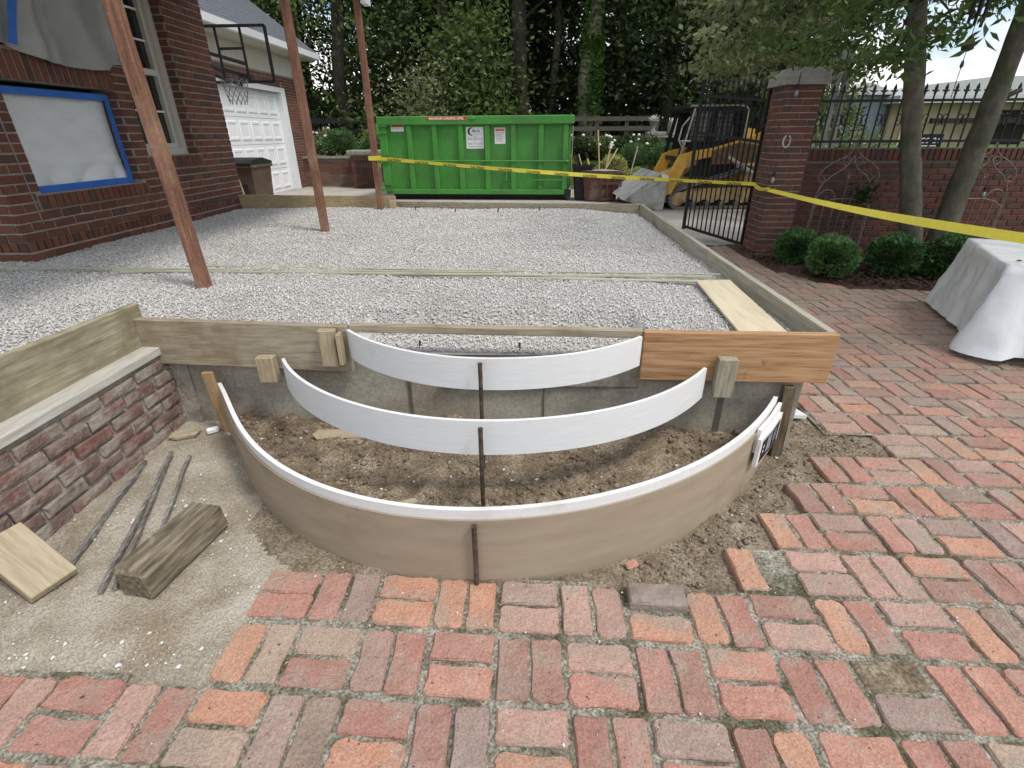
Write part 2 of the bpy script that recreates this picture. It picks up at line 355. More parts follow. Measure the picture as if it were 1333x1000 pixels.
def vnoise(X, Y, sc, seed=0):
    """smooth value noise"""
    g = np.random.default_rng(seed).random((64, 64)); x = np.asarray(X)*sc+100; y = np.asarray(Y)*sc+100
    i = np.floor(x).astype(int); j = np.floor(y).astype(int); u = x-i; v = y-j; u = u*u*(3-2*u); v = v*v*(3-2*v)
    G = lambda a, b: g[a % 64, b % 64]
    return (G(i, j)*(1-u)+G(i+1, j)*u)*(1-v)+(G(i, j+1)*(1-u)+G(i+1, j+1)*u)*v
def stones(name, P, s, mat, parent=None, flat=.7, seed=1, **kw):
    """many angular stones: distorted octahedra at P with radius s"""
    r = np.random.default_rng(seed); n = len(P)
    base = np.array([(1, 0, 0), (-1, 0, 0), (0, 1, 0), (0, -1, 0), (0, 0, 1), (0, 0, -1)], float)
    tri = np.array([(0, 2, 4), (2, 1, 4), (1, 3, 4), (3, 0, 4), (2, 0, 5), (1, 2, 5), (3, 1, 5), (0, 3, 5)])
    V = base[None]*np.array(s)[:, None, None]*(.7+.7*r.random((n, 6, 1)))+r.normal(size=(n, 6, 3))*np.array(s)[:, None, None]*.18
    q = r.normal(size=(n, 4)); q /= np.linalg.norm(q, axis=1)[:, None]; w, x, y, z = q.T
    Rm = np.stack([1-2*(y*y+z*z), 2*(x*y-z*w), 2*(x*z+y*w), 2*(x*y+z*w), 1-2*(x*x+z*z), 2*(y*z-x*w), 2*(x*z-y*w), 2*(y*z+x*w), 1-2*(x*x+y*y)], -1).reshape(n, 3, 3)
    V = np.einsum('nij,nkj->nki', Rm, V); V[:, :, 2] *= flat; V += np.asarray(P)[:, None, :]
    Fq = (tri[None]+np.arange(n)[:, None, None]*6).reshape(-1, 3)
    return npmesh(name, V.reshape(-1, 3), Fq, mat, parent, **kw)
def leaves(name, P, size, mat, parent=None, aspect=.5, droop=.0, seed=1, outward=None, **kw):
    """leaf-sized rhombs: P (n,3); size scalar or array; droop 0..1 pulls tips down; outward: preferred normals"""
    r = np.random.default_rng(seed); n = len(P); P = np.asarray(P)
    d = r.normal(size=(n, 3))
    if droop: d[:, 2] = d[:, 2]*(1-droop)-droop*1.2
    d /= np.linalg.norm(d, axis=1)[:, None]
    nn = r.normal(size=(n, 3)) if outward is None else outward+r.normal(size=(n, 3))*.8
    w = np.cross(d, nn); w /= np.linalg.norm(w, axis=1)[:, None]+1e-9
    up_ = np.cross(w, d)
    sz = (np.ones(n)*size if np.isscalar(size) else size)*(.65+.7*r.random(n)); sz = sz[:, None]
    a = P-d*sz*.5; b = P+d*sz*.5; c1 = P+w*sz*aspect*.5+up_*sz*.08-d*sz*.05; c2 = P-w*sz*aspect*.5+up_*sz*.08-d*sz*.05
    V = np.stack([a, c1, b, c2], 1).reshape(-1, 3)
    k = np.arange(n)*4; Fq = np.stack([k, k+1, k+2, k+3], -1)
    return npmesh(name, V, Fq, mat, parent, **kw)
def text_mb(body, size, origin, u, v, name='lettering', mat=None, parent=None, align='CENTER', bold=0.):
    cu = bpy.data.curves.new('lettering', 'FONT'); cu.body = body; cu.size = size; cu.align_x = align; cu.offset = bold; cu.resolution_u = 3
    tmp = bpy.data.objects.new('lettering', cu); COL.objects.link(tmp)
    dg = bpy.context.evaluated_depsgraph_get(); me = bpy.data.meshes.new_from_object(tmp.evaluated_get(dg))
    vs = [Vector(origin)+Vector(u)*w.co.x+Vector(v)*w.co.y for w in me.vertices]; fs = [tuple(p.vertices) for p in me.polygons]
    bpy.data.objects.remove(tmp); bpy.data.curves.remove(cu); bpy.data.meshes.remove(me)
    b = MB(); b.add(vs, fs); return b.build(name, mat, parent, fix=False) if fs else None

# brick pieces ---------------------------------------------------------------
def worn_brick_mesh(Lx, Wy, Hz, seed, wear=.018):
    r = random.Random(seed); out = []
    for (sx, sy) in ((1, 1), (-1, 1), (-1, -1), (1, -1)):
        c = r.uniform(.2, 1)*wear; cx = sx*(Lx/2-c); cy = sy*(Wy/2-c)
        a0 = math.atan2(sy, sx)
        for t in (-.7, 0, .7):
            a = a0+t; out.append((cx+c*math.cos(a)*1.15, cy+c*math.sin(a)*1.15))
        # a worn mid-edge point before the next corner
        nx, ny = {(1, 1): (0, 1), (-1, 1): (-1, 0), (-1, -1): (0, -1), (1, -1): (1, 0)}[(sx, sy)]
        k = r.uniform(-.2, .2); e = r.uniform(-.0045, .001)
        out.append((nx*(Lx/2+e)+(k*Lx if nx == 0 else 0), ny*(Wy/2+e)+(k*Wy if ny == 0 else 0)))
    n = len(out); vs = []
    tx, ty = r.uniform(-.012, .012), r.uniform(-.012, .012)
    for (ins, z) in ((0, -Hz), (0, -.007), (.0055, 0)):
        for (x, y) in out:
            l = math.hypot(x, y); f = 1-ins/l*1.0
            vs.append((x*f, y*f, z+(tx*x+ty*y if z > -.03 else 0)+(r.uniform(-.0008, .0008) if z == 0 else 0)))
    fs = [(i, (i+1) % n, n+(i+1) % n, n+i) for i in range(n)]+[(n+i, n+(i+1) % n, 2*n+(i+1) % n, 2*n+i) for i in range(n)]+[tuple(2*n+i for i in range(n))]
    me = bpy.data.meshes.new('brick'); me.from_pydata(vs, [], fs); return me
def wall_brick_mesh(Lx, Hz, Dp, seed, rough=.0015, bev=.004):
    """brick in a wall: u along x, outward is -y, centred; back face left open in the mortar"""
    r = random.Random(seed); j = lambda: r.uniform(-rough, rough); vs = []
    for (ins, y) in ((0, Dp), (0, -Dp+bev), (bev, -Dp)):
        for (sx, sz) in ((-1, -1), (1, -1), (1, 1), (-1, 1)):
            vs.append((sx*(Lx/2-ins)+j(), y+(j() if y < 0 else 0), sz*(Hz/2-ins)+j()))
    fs = [(i, (i+1) % 4, 4+(i+1) % 4, 4+i) for i in range(4)]+[(4+i, 4+(i+1) % 4, 8+(i+1) % 4, 8+i) for i in range(4)]+[(8, 9, 10, 11)]
    me = bpy.data.meshes.new('brick'); me.from_pydata(vs, [], fs); return me
def emit(inst, parent, mat, limit=300, name='brick', stuffname='far_bricks'):
    """inst: list of (mesh, 4x4 matrix in world space). Largest in view become parts, the rest one stuff part"""
    def key(t):
        p = px(t[1].translation)
        if p is None or not (-30 < p[0] < 1363 and -30 < p[1] < 1030): return 1e6+abs(t[1].translation.y)
        return p[2]
    inst = sorted(inst, key=key); o0 = ORG[parent.name]; V = []; Fs = []; n = 0
    for k, (me, mm) in enumerate(inst):
        if k < limit and key((me, mm)) < 1e6:
            if not me.materials: me.materials.append(mat)
            o = bpy.data.objects.new(name, me); q = mm.copy(); q.translation -= o0
            o.matrix_local = q; link(o, parent, o0)
        else:
            for p in me.polygons: Fs.append(tuple(i+n for i in p.vertices))
            for v in me.vertices: V.append(tuple(mm @ v.co))
            n += len(me.vertices)
    if V:
        b = MB(); b.v = V; b.f = Fs; b.build(stuffname, mat, parent, kind='stuff', fix=False)
def wall_inst(meshes, p0, u, nrm, length, z0, z1, holes=(), Lb=.203, Hb=.057, jt=.012, seed=0, start=0., jit=.0, row0=0):
    """running bond brick instances on a face: p0 = start, u = along, nrm = outward normal"""
    r = random.Random(seed); u = Vector(u).normalized(); nrm = Vector(nrm).normalized(); out = []
    base = Matrix((u, -nrm, Vector((0, 0, 1)))).transposed()
    row = row0; z = z0
    while z+Hb*.6 < z1:
        s = -(Lb+jt)*(.5 if row % 2 else 0)+start
        while s < length:
            segs = [(max(s, 0), min(s+Lb, length))]
            for (a, b, c, d) in holes:
                if z+Hb > c+.005 and z < d-.005:
                    ns = []
                    for (e, f) in segs:
                        if f <= a or e >= b: ns.append((e, f))
                        else:
                            if e < a-.02: ns.append((e, a-.004))
                            if f > b+.02: ns.append((b+.004, f))
                    segs = ns
            for (e, f) in segs:
                if f-e < .012: continue
                hb = min(Hb, z1-z)
                mm = (base @ Matrix.Diagonal(((f-e)/Lb, 1, hb/Hb))).to_4x4()
                mm.translation = Vector(p0)+u*((e+f)/2)+Vector((0, 0, z+hb/2-Vector(p0).z))+nrm*r.uniform(-jit, jit)
                if jit: mm = mm @ Matrix.Rotation(r.uniform(-.03, .03), 4, 'Y')
                out.append((r.choice(meshes), mm))
            s += Lb+jt
        z += Hb+jt; row += 1
    return out

# ================================================================== THE SETTING: ground
grid('ground', np.linspace(-120, 120, 25), np.linspace(-60, 200, 27), lambda X, Y: -.12+0*X, m_floor, kind='structure')
def lawn_z(X, Y):
    t = np.clip((Y-14.9)/5.4, 0, 1); z = .8*t*np.clip((X-1.0)/.8, 0, 1)
    z = np.where((X < 1.2) & (Y > 16.72), .8, z)
    z = np.where(X > 4.9, np.maximum(z, np.clip((Y-7.6)/8., 0, 1)*1.1), z)
    z = z+np.clip((Y-21)/30, 0, 1)*.9
    return z-.03+.03*vnoise(X, Y, .6, 3)
grid('lawn', np.concatenate([np.linspace(-30, -8, 8), np.linspace(-7.8, 12, 100), np.linspace(13, 40, 10)]), np.concatenate([np.linspace(7.5, 24, 90), np.linspace(25, 70, 16)]),
     lawn_z, m_lawn, keep=lambda x, y: (y > 16.7) | ((x > 1.2) & (y > 14.4)) | (x > 4.9), kind='structure')
grid('shrub_bed', np.linspace(1.35, 4.85, 50), np.linspace(14.75, 17.7, 40), lambda X, Y: lawn_z(X, Y)+.015+.04*vnoise(X, Y, 5, 44), m_mulch, kind='structure')
grid('driveway', np.linspace(-16, 4.95, 12), np.linspace(6.9, 16.75, 12), lambda X, Y: -.004+0*X, m_drive, kind='structure')

# paving: basket weave modules ------------------------------------------------
PO = np.array([-.097, 1.076]); PU = np.array([.2115, -.008]); PV = np.array([-.003, .2195])
def bed_edge_y(x):      # the mulch bed's front edge as a function of x
    return float(np.interp(x, [2.72, 2.76, 2.86, 2.98, 3.15, 3.5, 3.95, 4.3, 9], [7.3, 6.55, 5.95, 5.55, 5.32, 5.15, 5.05, 4.95, 4.9]))
first = {-1: -4, 0: -4, 1: 4, 2: 5, 3: 6, 4: 7, 5: 9, 6: 8, 7: 8}
mods = []
for j in range(-5, 30):
    for i in range(-14, 36):
        c = PO+PU*(i+.5)+PV*(j+.5)
        f0 = -14 if j <= -2 else first.get(j, 8)
        if i < f0 or c[0] > 6.5 or c[1] > 7.25: continue
        if j > 7 and c[0] < 1.50: continue
        if c[1] > bed_edge_y(c[0])-.02: continue
        mods.append((i, j))
pave = thing('brick_paving', (0, 1, 0), None, None); pave['kind'] = 'structure'
jb = MB(); mset = set(mods)
for (i, j) in mods:
    q = [PO+PU*(i+a)+PV*(j+b) for a, b in ((-.04, -.04), (1.04, -.04), (1.04, 1.04), (-.04, 1.04))]
    z = -.022
    jb.add([(p[0], p[1], z) for p in q]+[(p[0], p[1], -.09) for p in q], [(0, 1, 2, 3), (0, 4, 5, 1), (1, 5, 6, 2), (2, 6, 7, 3), (3, 7, 4, 0)])
xs = np.arange(-3.2, 6.7, .035); ys = np.arange(-.1, 7.4, .035)
def in_mods(X, Y):
    D = np.linalg.inv(np.stack([PU, PV], 1)); q = np.stack([X-PO[0], Y-PO[1]], -1) @ D.T; ii = np.floor(q[..., 0]).astype(int); jj = np.floor(q[..., 1]).astype(int)
    a = np.zeros((80, 80), bool)
    for (i, j) in mods: a[i+25, j+25] = True
    return a[np.clip(ii+25, 0, 79), np.clip(jj+25, 0, 79)]
grid('joint_sand', xs, ys, lambda X, Y: -.016+.006*vnoise(X, Y, 9, 5)+.007*vnoise(X, Y, 28, 6), m_joint, pave, keep=lambda x, y: in_mods(x, y))
MISS = (5, -1)
BM = [worn_brick_mesh(.194, .092, .055, 100+k, .020+.012*(k % 3 == 0)) for k in range(44)]
inst = []; r = random.Random(3)
for (i, j) in mods:
    c = PO+PU*(i+.5)+PV*(j+.5)
    for s in (-1, 1):
        if (i, j) == (2, 0) and s == 1: continue                     # lies loose here instead
        if (i, j) == MISS and s == 1: continue                    # missing brick, soil in the gap
        if (i, j) == (4, 1) and s == 1: continue
        if (i, j) == (8, 5) : continue
        if (i+j) % 2 == 0: p = c+PV*(.245*s); a = math.atan2(PU[1], PU[0])
        else: p = c+PU*(.245*s); a = math.atan2(PV[1], PV[0])
        mm = Matrix.Translation((p[0]+r.uniform(-.004, .004), p[1]+r.uniform(-.004, .004), r.uniform(-.004, .0035))) @ Matrix.Rotation(a+r.uniform(-.02, .02)+(math.pi if r.random() < .5 else 0), 4, 'Z')
        inst.append((r.choice(BM), mm))
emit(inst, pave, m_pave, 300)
# soil left in two gaps
b = MB(); p = PO+PU*(MISS[0]+.5)+PV*(MISS[1]+.745); b.bbox(p[0]-.096, p[0]+.096, p[1]-.047, p[1]+.047, -.05, -.006, .004); b.build('soil_patch', m_soil, pave)

# dirt ------------------------------------------------------------------------
FC = np.array([-.18, 2.8])
def polar_fit(P, deg=6):
    P = np.array(P); t = np.arctan2(P[:, 0]-FC[0], FC[1]-P[:, 1]); q = np.hypot(P[:, 0]-FC[0], P[:, 1]-FC[1])
    c = np.polyfit(t, q, deg); return (lambda a: np.polyval(c, np.clip(a, t[0]-.02, t[-1]+.02))), t[0], t[-1]
LOW, LA0, LA1 = polar_fit([(-1.57, 2.22), (-1.354, 1.941), (-1.187, 1.749), (-1.036, 1.601), (-.918, 1.509), (-.774, 1.425), (-.63, 1.369), (-.489, 1.336), (-.352, 1.309), (-.223, 1.301),
                           (-.121, 1.304), (-.032, 1.312), (.163, 1.354), (.372, 1.439), (.608, 1.564), (.827, 1.737), (1.03, 1.951), (1.168, 2.135)])
MID, MA0, MA1 = polar_fit([(-1.213, 2.184), (-1.026, 2.006), (-.817, 1.839), (-.62, 1.712), (-.402, 1.628), (-.177, 1.595), (.068, 1.64), (.299, 1.748), (.56, 1.906), (.829, 2.113)], 2)
TOP, TA0, TA1 = polar_fit([(-.874, 2.202), (-.643, 2.05), (-.451, 1.94), (-.337, 1.894), (-.196, 1.86), (.015, 1.885), (.195, 1.954), (.352, 2.043), (.513, 2.138)], 2)
def low_gap(x, y):      # signed distance outside the lowest form
    return np.hypot(x-FC[0], y-FC[1])-LOW(np.arctan2(x-FC[0], FC[1]-y))
def dirt_z(X, Y, outer=False):
    inside = (low_gap(X, Y) < 0) & (not outer)
    n = vnoise(X, Y, 5, 8)*.5+vnoise(X, Y, 14, 9)*.3+vnoise(X, Y, 34, 10)*.2
    z_in = .0+.10*n+.035*vnoise(X, Y, 2.2, 12)
    left = np.clip((-.5-X)/.4, 0, 1)
    z_out = np.where(X < 0, -.012+.016*n*(1-left*.35)+.03*np.clip((-1.6-X)/.3, 0, 1)*n, -.05+.05*n)
    z_out = z_out-.02*np.clip((1.0-Y)/.2, 0, 1)*(X < -.9)
    z = np.where(inside, z_in, z_out)
    return np.where(in_mods(X, Y) & in_mods(X+.03, Y) & in_mods(X-.03, Y) & in_mods(X, Y-.03) & in_mods(X, Y+.03), -.1, z)
keep_out = lambda x, y: (low_gap(x, y) > -.06)
dz_out = lambda X, Y: dirt_z(X, Y, True)
brownish = lambda x, y: (x+.25*(vnoise(x, y, 4, 97)-.5) > .25) | ((low_gap(x, y) < .03+.17*vnoise(x, y, 5, 98)) & (x > -1.15))
grid('dirt_ground', np.arange(-2.6, 2.6, .022), np.arange(.55, 3.4, .022), dz_out, m_dirt, keep=lambda x, y: keep_out(x, y) & ~brownish(x, y), kind='structure')
grid('trampled_soil', np.arange(-2.6, 2.6, .022), np.arange(.55, 3.4, .022), dz_out, m_soilmid, keep=lambda x, y: keep_out(x, y) & brownish(x, y), kind='structure')
grid('step_soil', np.arange(-1.75, 1.4, .018), np.arange(1.28, 2.45, .018), dirt_z, m_soil, keep=lambda x, y: low_gap(x, y) < -.004, kind='structure')
grid('dirt_strip', np.arange(1.3, 1.75, .03), np.arange(3.3, 7.0, .05), lambda X, Y: -.03+.015*vnoise(X, Y, 9, 99)-.04*in_mods(X, Y), m_soilmid, kind='structure')
# trampled brown soil to the right of the form
def scatter(n, x0, x1, y0, y1, cond, seed):
    r = np.random.default_rng(seed); P = np.stack([r.uniform(x0, x1, n), r.uniform(y0, y1, n)], -1); return P[cond(P[:, 0], P[:, 1], r)]
rad = lambda x, y: 1.5+low_gap(x, y)
P = scatter(5200, -1.6, 1.3, 1.3, 2.3, lambda x, y, r: (rad(x, y) < 1.48) & (vnoise(x, y, 4, 31) > .25+.5*r.random(len(x))), 21)
z = dirt_z(P[:, 0], P[:, 1]); s = np.random.default_rng(4).gamma(1.6, .0028, len(P))+.0022
stones('soil_clods', np.c_[P, z+s*.3], np.minimum(s, .026), m_clod, kind='stuff', seed=5)
P = scatter(7000, .35, 2.0, 1.3, 3.2, lambda x, y, r: (rad(x, y) > 1.53) & ~in_mods(x, y), 22)
z = dirt_z(P[:, 0], P[:, 1]); s = np.random.default_rng(6).gamma(1.6, .0021, len(P))+.0016
stones('loose_soil', np.c_[P, z+s*.3], np.minimum(s, .016), m_clod, kind='stuff', seed=6)
P = scatter(16000, -2.0, 2.0, .8, 2.6, lambda x, y, r: ~in_mods(x, y) & (((rad(x, y) > 1.53) & ((vnoise(x, y, 3.3, 41)**3*1.5+.9*np.exp(-((y-.97)/.06)**2)*(x < -.8)) > r.random(len(x))*1.6+.08)) | ((rad(x, y) < 1.48) & (r.random(len(x)) < .09))), 23)
z = dirt_z(P[:, 0], P[:, 1]); s = np.random.default_rng(7).gamma(1.6, .0017, len(P))+.0012
stones('stone_chips', np.c_[P, z+s*.4], np.minimum(s, .013), m_chip, kind='stuff', flat=.6, seed=7)
P = scatter(900, -1.9, 2.2, .2, 2.2, lambda x, y, r: in_mods(x, y) & (r.random(len(x)) < .25+.75*(np.abs(y-1.2) < .15)), 24)
stones('grit_on_bricks', np.c_[P, np.full(len(P), .002)], np.random.default_rng(8).gamma(2., .0009, len(P))+.001, m_chip, kind='stuff', flat=.6, seed=8)

# mulch bed ---------------------------------------------------------------------
grid('mulch_bed', np.arange(2.3, 9, .06), np.arange(4.6, 7.3, .06), lambda X, Y: (lambda e: -.018+np.clip((Y-e+.1)/.25, 0, 1)*(.02+.05*vnoise(X, Y, 6, 14)+.03*vnoise(X, Y, 15, 15)))(np.vectorize(bed_edge_y)(X)), m_mulch,
     keep=lambda x, y: np.array([yy > bed_edge_y(xx)-.35 for xx, yy in zip(x, y)]), kind='structure')
P = scatter(6000, 2.3, 6, 4.7, 6.8, lambda x, y, r: np.array([yy > bed_edge_y(xx)-.07*rr for xx, yy, rr in zip(x, y, r.random(len(x)))]), 25)
stones('mulch_chips', np.c_[P, .03+.05*np.random.default_rng(3).random(len(P))], np.random.default_rng(9).gamma(2., .005, len(P))+.004, m_mulch, kind='stuff', seed=9, flat=.5)

# gravel ------------------------------------------------------------------------
def grav_z(X, Y):
    z = .53+.028*vnoise(X, Y, 1.3, 50)+.012*vnoise(X, Y, 5, 51)-.05*np.clip((X-.7)/.6, 0, 1)
    led = np.clip((X+.93)/.06, 0, 1)*np.clip((.58-X)/.06, 0, 1)
    z = z*(1-led*np.clip((2.68-Y)/.2, 0, 1))+.468*led*np.clip((2.68-Y)/.2, 0, 1)
    return z-.035*np.clip((-2.6-X)/1.3, 0, 1)
gx0, gx1, gy0, gy1 = -9, 1.36, 1.0, 7.2
def in_grav(x, y):
    front = np.where(x < -1.98, 1.0, np.interp(x, [-1.98, -.9, -.88, -.86, .5, .52, .54, 1.4], [2.38, 2.30, 2.30, 2.285, 2.235, 2.235, 2.26, 2.24]))
    rear = np.interp(x, [-4.1, 1.4], [7.28, 6.78])
    house = (x < -4.05) & (y > 3.98)
    return (y > front) & (y < rear) & ~house & (x < 1.355)
grid('gravel_bed', np.arange(-9, 1.4, .05), np.arange(1., 7.3, .05), lambda X, Y: grav_z(X, Y)-.008, m_gravelbase, keep=in_grav, kind='structure')
r_ = np.random.default_rng(60); n = 430000
x = r_.uniform(-6.5, 1.36, n); y = r_.uniform(2.0, 7.25, n)
prob = np.clip((3.1/np.maximum(y, 1))**1.2, .22, 1)*np.where(x < -4.4, .4, 1)
k = in_grav(x, y) & (r_.random(n) < prob); x, y = x[k], y[k]
s = (r_.gamma(4., .0008, len(x))+.0018)*np.clip((y/3.3)**.5, 1, 1.45)
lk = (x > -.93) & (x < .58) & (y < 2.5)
stones('ledge_gravel', np.c_[x[lk], y[lk], grav_z(x[lk], y[lk])+.003], np.minimum(s[lk], .008), m_chip, kind='stuff', seed=62, flat=.7)  # paler dusty stones, also lightened to offset the rail's shade on the ledge
x, y, s = x[~lk], y[~lk], s[~lk]
stones('gravel', np.c_[x, y, grav_z(x, y)+s*.25*r_.random(len(x))], np.minimum(s, .02), m_stone, kind='stuff', seed=61, flat=.75)

# ================================================================== PATIO FOUNDATION AND FORMS
def line_y(x): return float(np.interp(x, [-1.96, -.9, .52, 1.38], [2.345, 2.262, 2.208, 2.19]))
fd = thing('concrete_foundation', (-.3, 2.4, 0), 'grey poured concrete foundation wall behind the curved white step forms', 'foundation')
b = MB(); b.prism([(-1.97, 2.37), (-.9, 2.285), (.52, 2.232), (1.315, 2.21), (1.345, 6.72), (1.15, 6.72), (1.12, 2.42), (.5, 2.44), (-.9, 2.49), (-1.97, 2.57)], -.15, .455, 'xy')
b.build('wall', m_conc, fd)
for x, w in ((-.62, .018), (.07, .006), (.93, .03)):
    b = MB(); y = line_y(x)+.0225; b.box(x, x+w, y-.004, y+.02, .0, .45); b.build('form_seam', M('seam%d' % int(x*100), [(.09, .085, .075), (.16, .15, .135)], 20, 5, .9, .3, 60) if x == -.62 else bpy.data.materials['seam-62'], fd)
b = MB(); b.box(-.45, .55, 2.2195+.012, 2.26, .295, .300); b.build('form_seam', bpy.data.materials['seam-62'], fd)

def plank(name, p0, p1, z0, z1, th, mat, label, cat='form board', bev=.003, group=None):
    """upright board between two ground points"""
    b = MB(); b.bar((p0[0], p0[1], (z0+z1)/2), (p1[0], p1[1], (z0+z1)/2), th, z1-z0, b=bev)
    return b.build(name, mat, None, label=label, cat=cat, group=group)
plank('form_board', (-1.965, 2.322), (-.87, 2.238), .375, .612, .038, m_wgrey, 'weathered grey form board across the left front of the gravel patio')
fb = plank('form_board', (.522, 2.187), (1.385, 2.168), .372, .612, .038, m_pine, 'orange brown pine form board at the right front corner of the gravel patio')
plank('form_board', (-.868, 2.262), (.52, 2.208), .574, .611, .04, m_wgrey, 'thin weathered rail along the gravel edge between the two wide front form boards')
plank('form_board', (1.365, 2.19), (1.392, 5.64), .36, .615, .04, m_wgreyY, 'long pale form board down the right side of the gravel patio')
plank('form_board', (1.394, 5.645), (1.41, 6.83), .36, .615, .04, m_wgreyY, 'short pale form board at the far right end of the gravel patio')
plank('form_board', (-1.84, 7.19), (1.385, 6.83), .40, .615, .04, m_wgrey, 'grey form board along the back of the gravel patio in front of the green dumpster')
plank('form_board', (-4.04, 7.24), (-1.80, 7.00), .44, .70, .04, m_mould_y if False else m_pine_y, 'yellow pine form board at the back left of the gravel patio by the house corner')
b = MB(); b.bbox(-1.86, -1.79, 6.90, 6.965, .44, .655, .003); b.build('wood_cleat', m_pine_y, label='short pine cleat joining the yellow board to the grey board at the back', cat='cleat')
# left-hand board standing on the coping of the old wall
b = MB(); b.bar((-1.985, 2.37, .555), (-2.0, .45, .585), .04, .24, b=.004)
b.build('form_board', m_wmould, label='mouldy yellowish form board standing on top of the old brick wall', cat='form board')
# cleats
def cleat(x, y, z0, z1, w, d, mat, label, tilt=0.):
    b = MB(); b.bbox(-w/2, w/2, -d/2, d/2, z0, z1, .003)
    b.xf(Matrix.Translation((x, y, 0)) @ Matrix.Rotation(tilt, 4, 'Z'))
    return b.build('wood_cleat', mat, label=label, cat='cleat')
m_cl = wood('cleat_wood', (.25, .19, .12), (.36, .29, .19), (.45, .38, .27), st=(20, 20, 2))
cleat(-.955, 2.19, .425, .607, .078, .045, m_cl, 'wood cleat screwed to the left front board beside the top white riser', .02)
cleat(-.893, 2.175, .44, .595, .02, .05, m_cl, 'narrow wood strip between a cleat and the left end of the top white riser')
cleat(-1.285, 2.205, .33, .462, .085, .05, m_cl, 'wood cleat at the left end of the middle white riser', .03)
m_cg = wood('cleat_grey_wood', (.20, .18, .13), (.31, .28, .21), (.38, .35, .27), st=(20, 20, 2))
cleat(.90, 2.125, .315, .507, .085, .05, m_cg, 'grey green wood cleat screwed to the orange brown front board', -.05)

# curved risers
def arc_band(mb, fn, a0, a1, d0, d1, z0, z1, n=130):
    vs = []; fs = []
    for i in range(n+1):
        t = a0+(a1-a0)*i/n; sx, cy = math.sin(t), -math.cos(t); q = float(fn(t))
        w = .0008*math.sin(i*.13)
        for (d, z) in ((d0, z0), (d1, z0), (d1, z1), (d0, z1)): vs.append((FC[0]+(q+d+w)*sx, FC[1]+(q+d+w)*cy, z+.0008*math.sin(i*.11)))
    for i in range(n):
        a = i*4
        for k in range(4): fs.append((a+k, a+(k+1) % 4, a+4+(k+1) % 4, a+4+k))
    fs += [(0, 1, 2, 3), tuple(n*4+k for k in (3, 2, 1, 0))]
    return mb.add(vs, fs)
b = MB(); arc_band(b, TOP, TA0, TA1, -.012, .003, .457, .600); o = b.build('curved_riser_form', m_white, smooth=False, label='topmost and shortest of the three curved white step forms', cat='step form')
b = MB(); arc_band(b, MID, MA0, MA1, -.012, .003, .305, .456); b.build('curved_riser_form', m_white, label='middle curved white step form between two wood cleats', cat='step form')
low = thing('curved_riser_form', (-.18, 1.29, 0), 'lowest and widest curved step form, tan hardboard with a white strip on top', 'step form')
b = MB(); arc_band(b, LOW, LA0, LA1, -.014, .004, .15, .306); b.build('white_strip', m_white, low)
b = MB(); arc_band(b, LOW, LA0, LA1-.01, .0055, .012, -.06, .268); b.build('hardboard', m_tan, low)
# white pieces at the right end of the low form
def on_low(t, rr): q = rr-1.502+float(LOW(t)); return FC[0]+q*math.sin(t), FC[1]-q*math.cos(t)
def block(t0, t1, ra, rb, z0, z1, name, mat, parent, **kw):
    b = MB(); n = 3; vs = []
    for i in range(n):
        t = t0+(t1-t0)*i/(n-1)
        for (rr, z) in ((ra, z0), (rb, z0), (rb, z1), (ra, z1)): vs.append((*on_low(t, rr), z))
    fs = [(i*4+k, i*4+(k+1) % 4, i*4+4+(k+1) % 4, i*4+4+k) for i in range(n-1) for k in range(4)]+[(0, 1, 2, 3), (8, 9, 10, 11)]
    b.add(vs, fs); return b.build(name, mat, parent, **kw)
splice = thing('trim_splice', (*on_low(1.02, 1.53), .1), 'white trim offcuts with a dark printed label on the right end of the lowest form', 'trim block')
block(LA1-.22, LA1-.01, 1.5145, 1.530, .17, .288, 'offcut', m_white, splice)
block(LA1-.235, LA1-.03, 1.5305, 1.546, .115, .255, 'offcut', m_white, splice)
lb = block(LA1-.215, LA1-.05, 1.5462, 1.5475, .125, .235, 'label', m_ink, splice)
for (a0, a1, z0, z1) in (((lambda q: q)(.925)),) if 0 else ((.925, .932, .17, .182), (.925, .932, .195, .207), (.955, .975, .15, .23), (.98, .995, .15, .23), (1.02, 1.03, .16, .22), (1.04, 1.045, .16, .22)):
    block(a0-.915+LA1-.215, a1-.915+LA1-.215, 1.5476, 1.5482, z0, z1, 'print', m_greyprint if a0 > .94 else m_paper, lb)
# stakes and steel pins
def stake(p0, p1, w, d, mat, name, label, cat='stake'):
    b = MB(); b.bar(p0, p1, w, d, upv=(0, 1, 0), b=.003); return b.build(name, mat, label=label, cat=cat)
stake((-1.618, 2.262, -.05), (-1.632, 2.25, .352), .055, .02, m_tanstake, 'wood_stake', 'tan wood stake against the concrete at the left end of the lowest form')
stake((1.235, 2.148, -.05), (1.222, 2.158, .352), .055, .035, m_darkstake, 'wood_stake', 'dark stained wood stake at the right end of the lowest form')
def pin(x, y, z0, z1, label):
    b = MB(); b.tube([(x, y, z0), (x, y, z1-.006), (x, y, z1)], [.009, .009, .011], 8)
    for k in range(int((z1-max(z0, 0))/.055)):
        zz = max(z0, 0)+.03+k*.055; b.tube([(x, y-.009, zz), (x+.001, y-.013, zz)], .004, 6)
    b.build('steel_pin', m_rebar, label=label, cat='steel stake')
pin(-.199, 1.838, -.1, .598, 'rusty steel pin in front of the topmost white step form')
pin(-.1785, 1.578, -.1, .452, 'rusty steel pin in front of the middle white step form')
pin(-.178, 1.272, -.1, .262, 'rusty steel pin in front of the tan lowest step form')
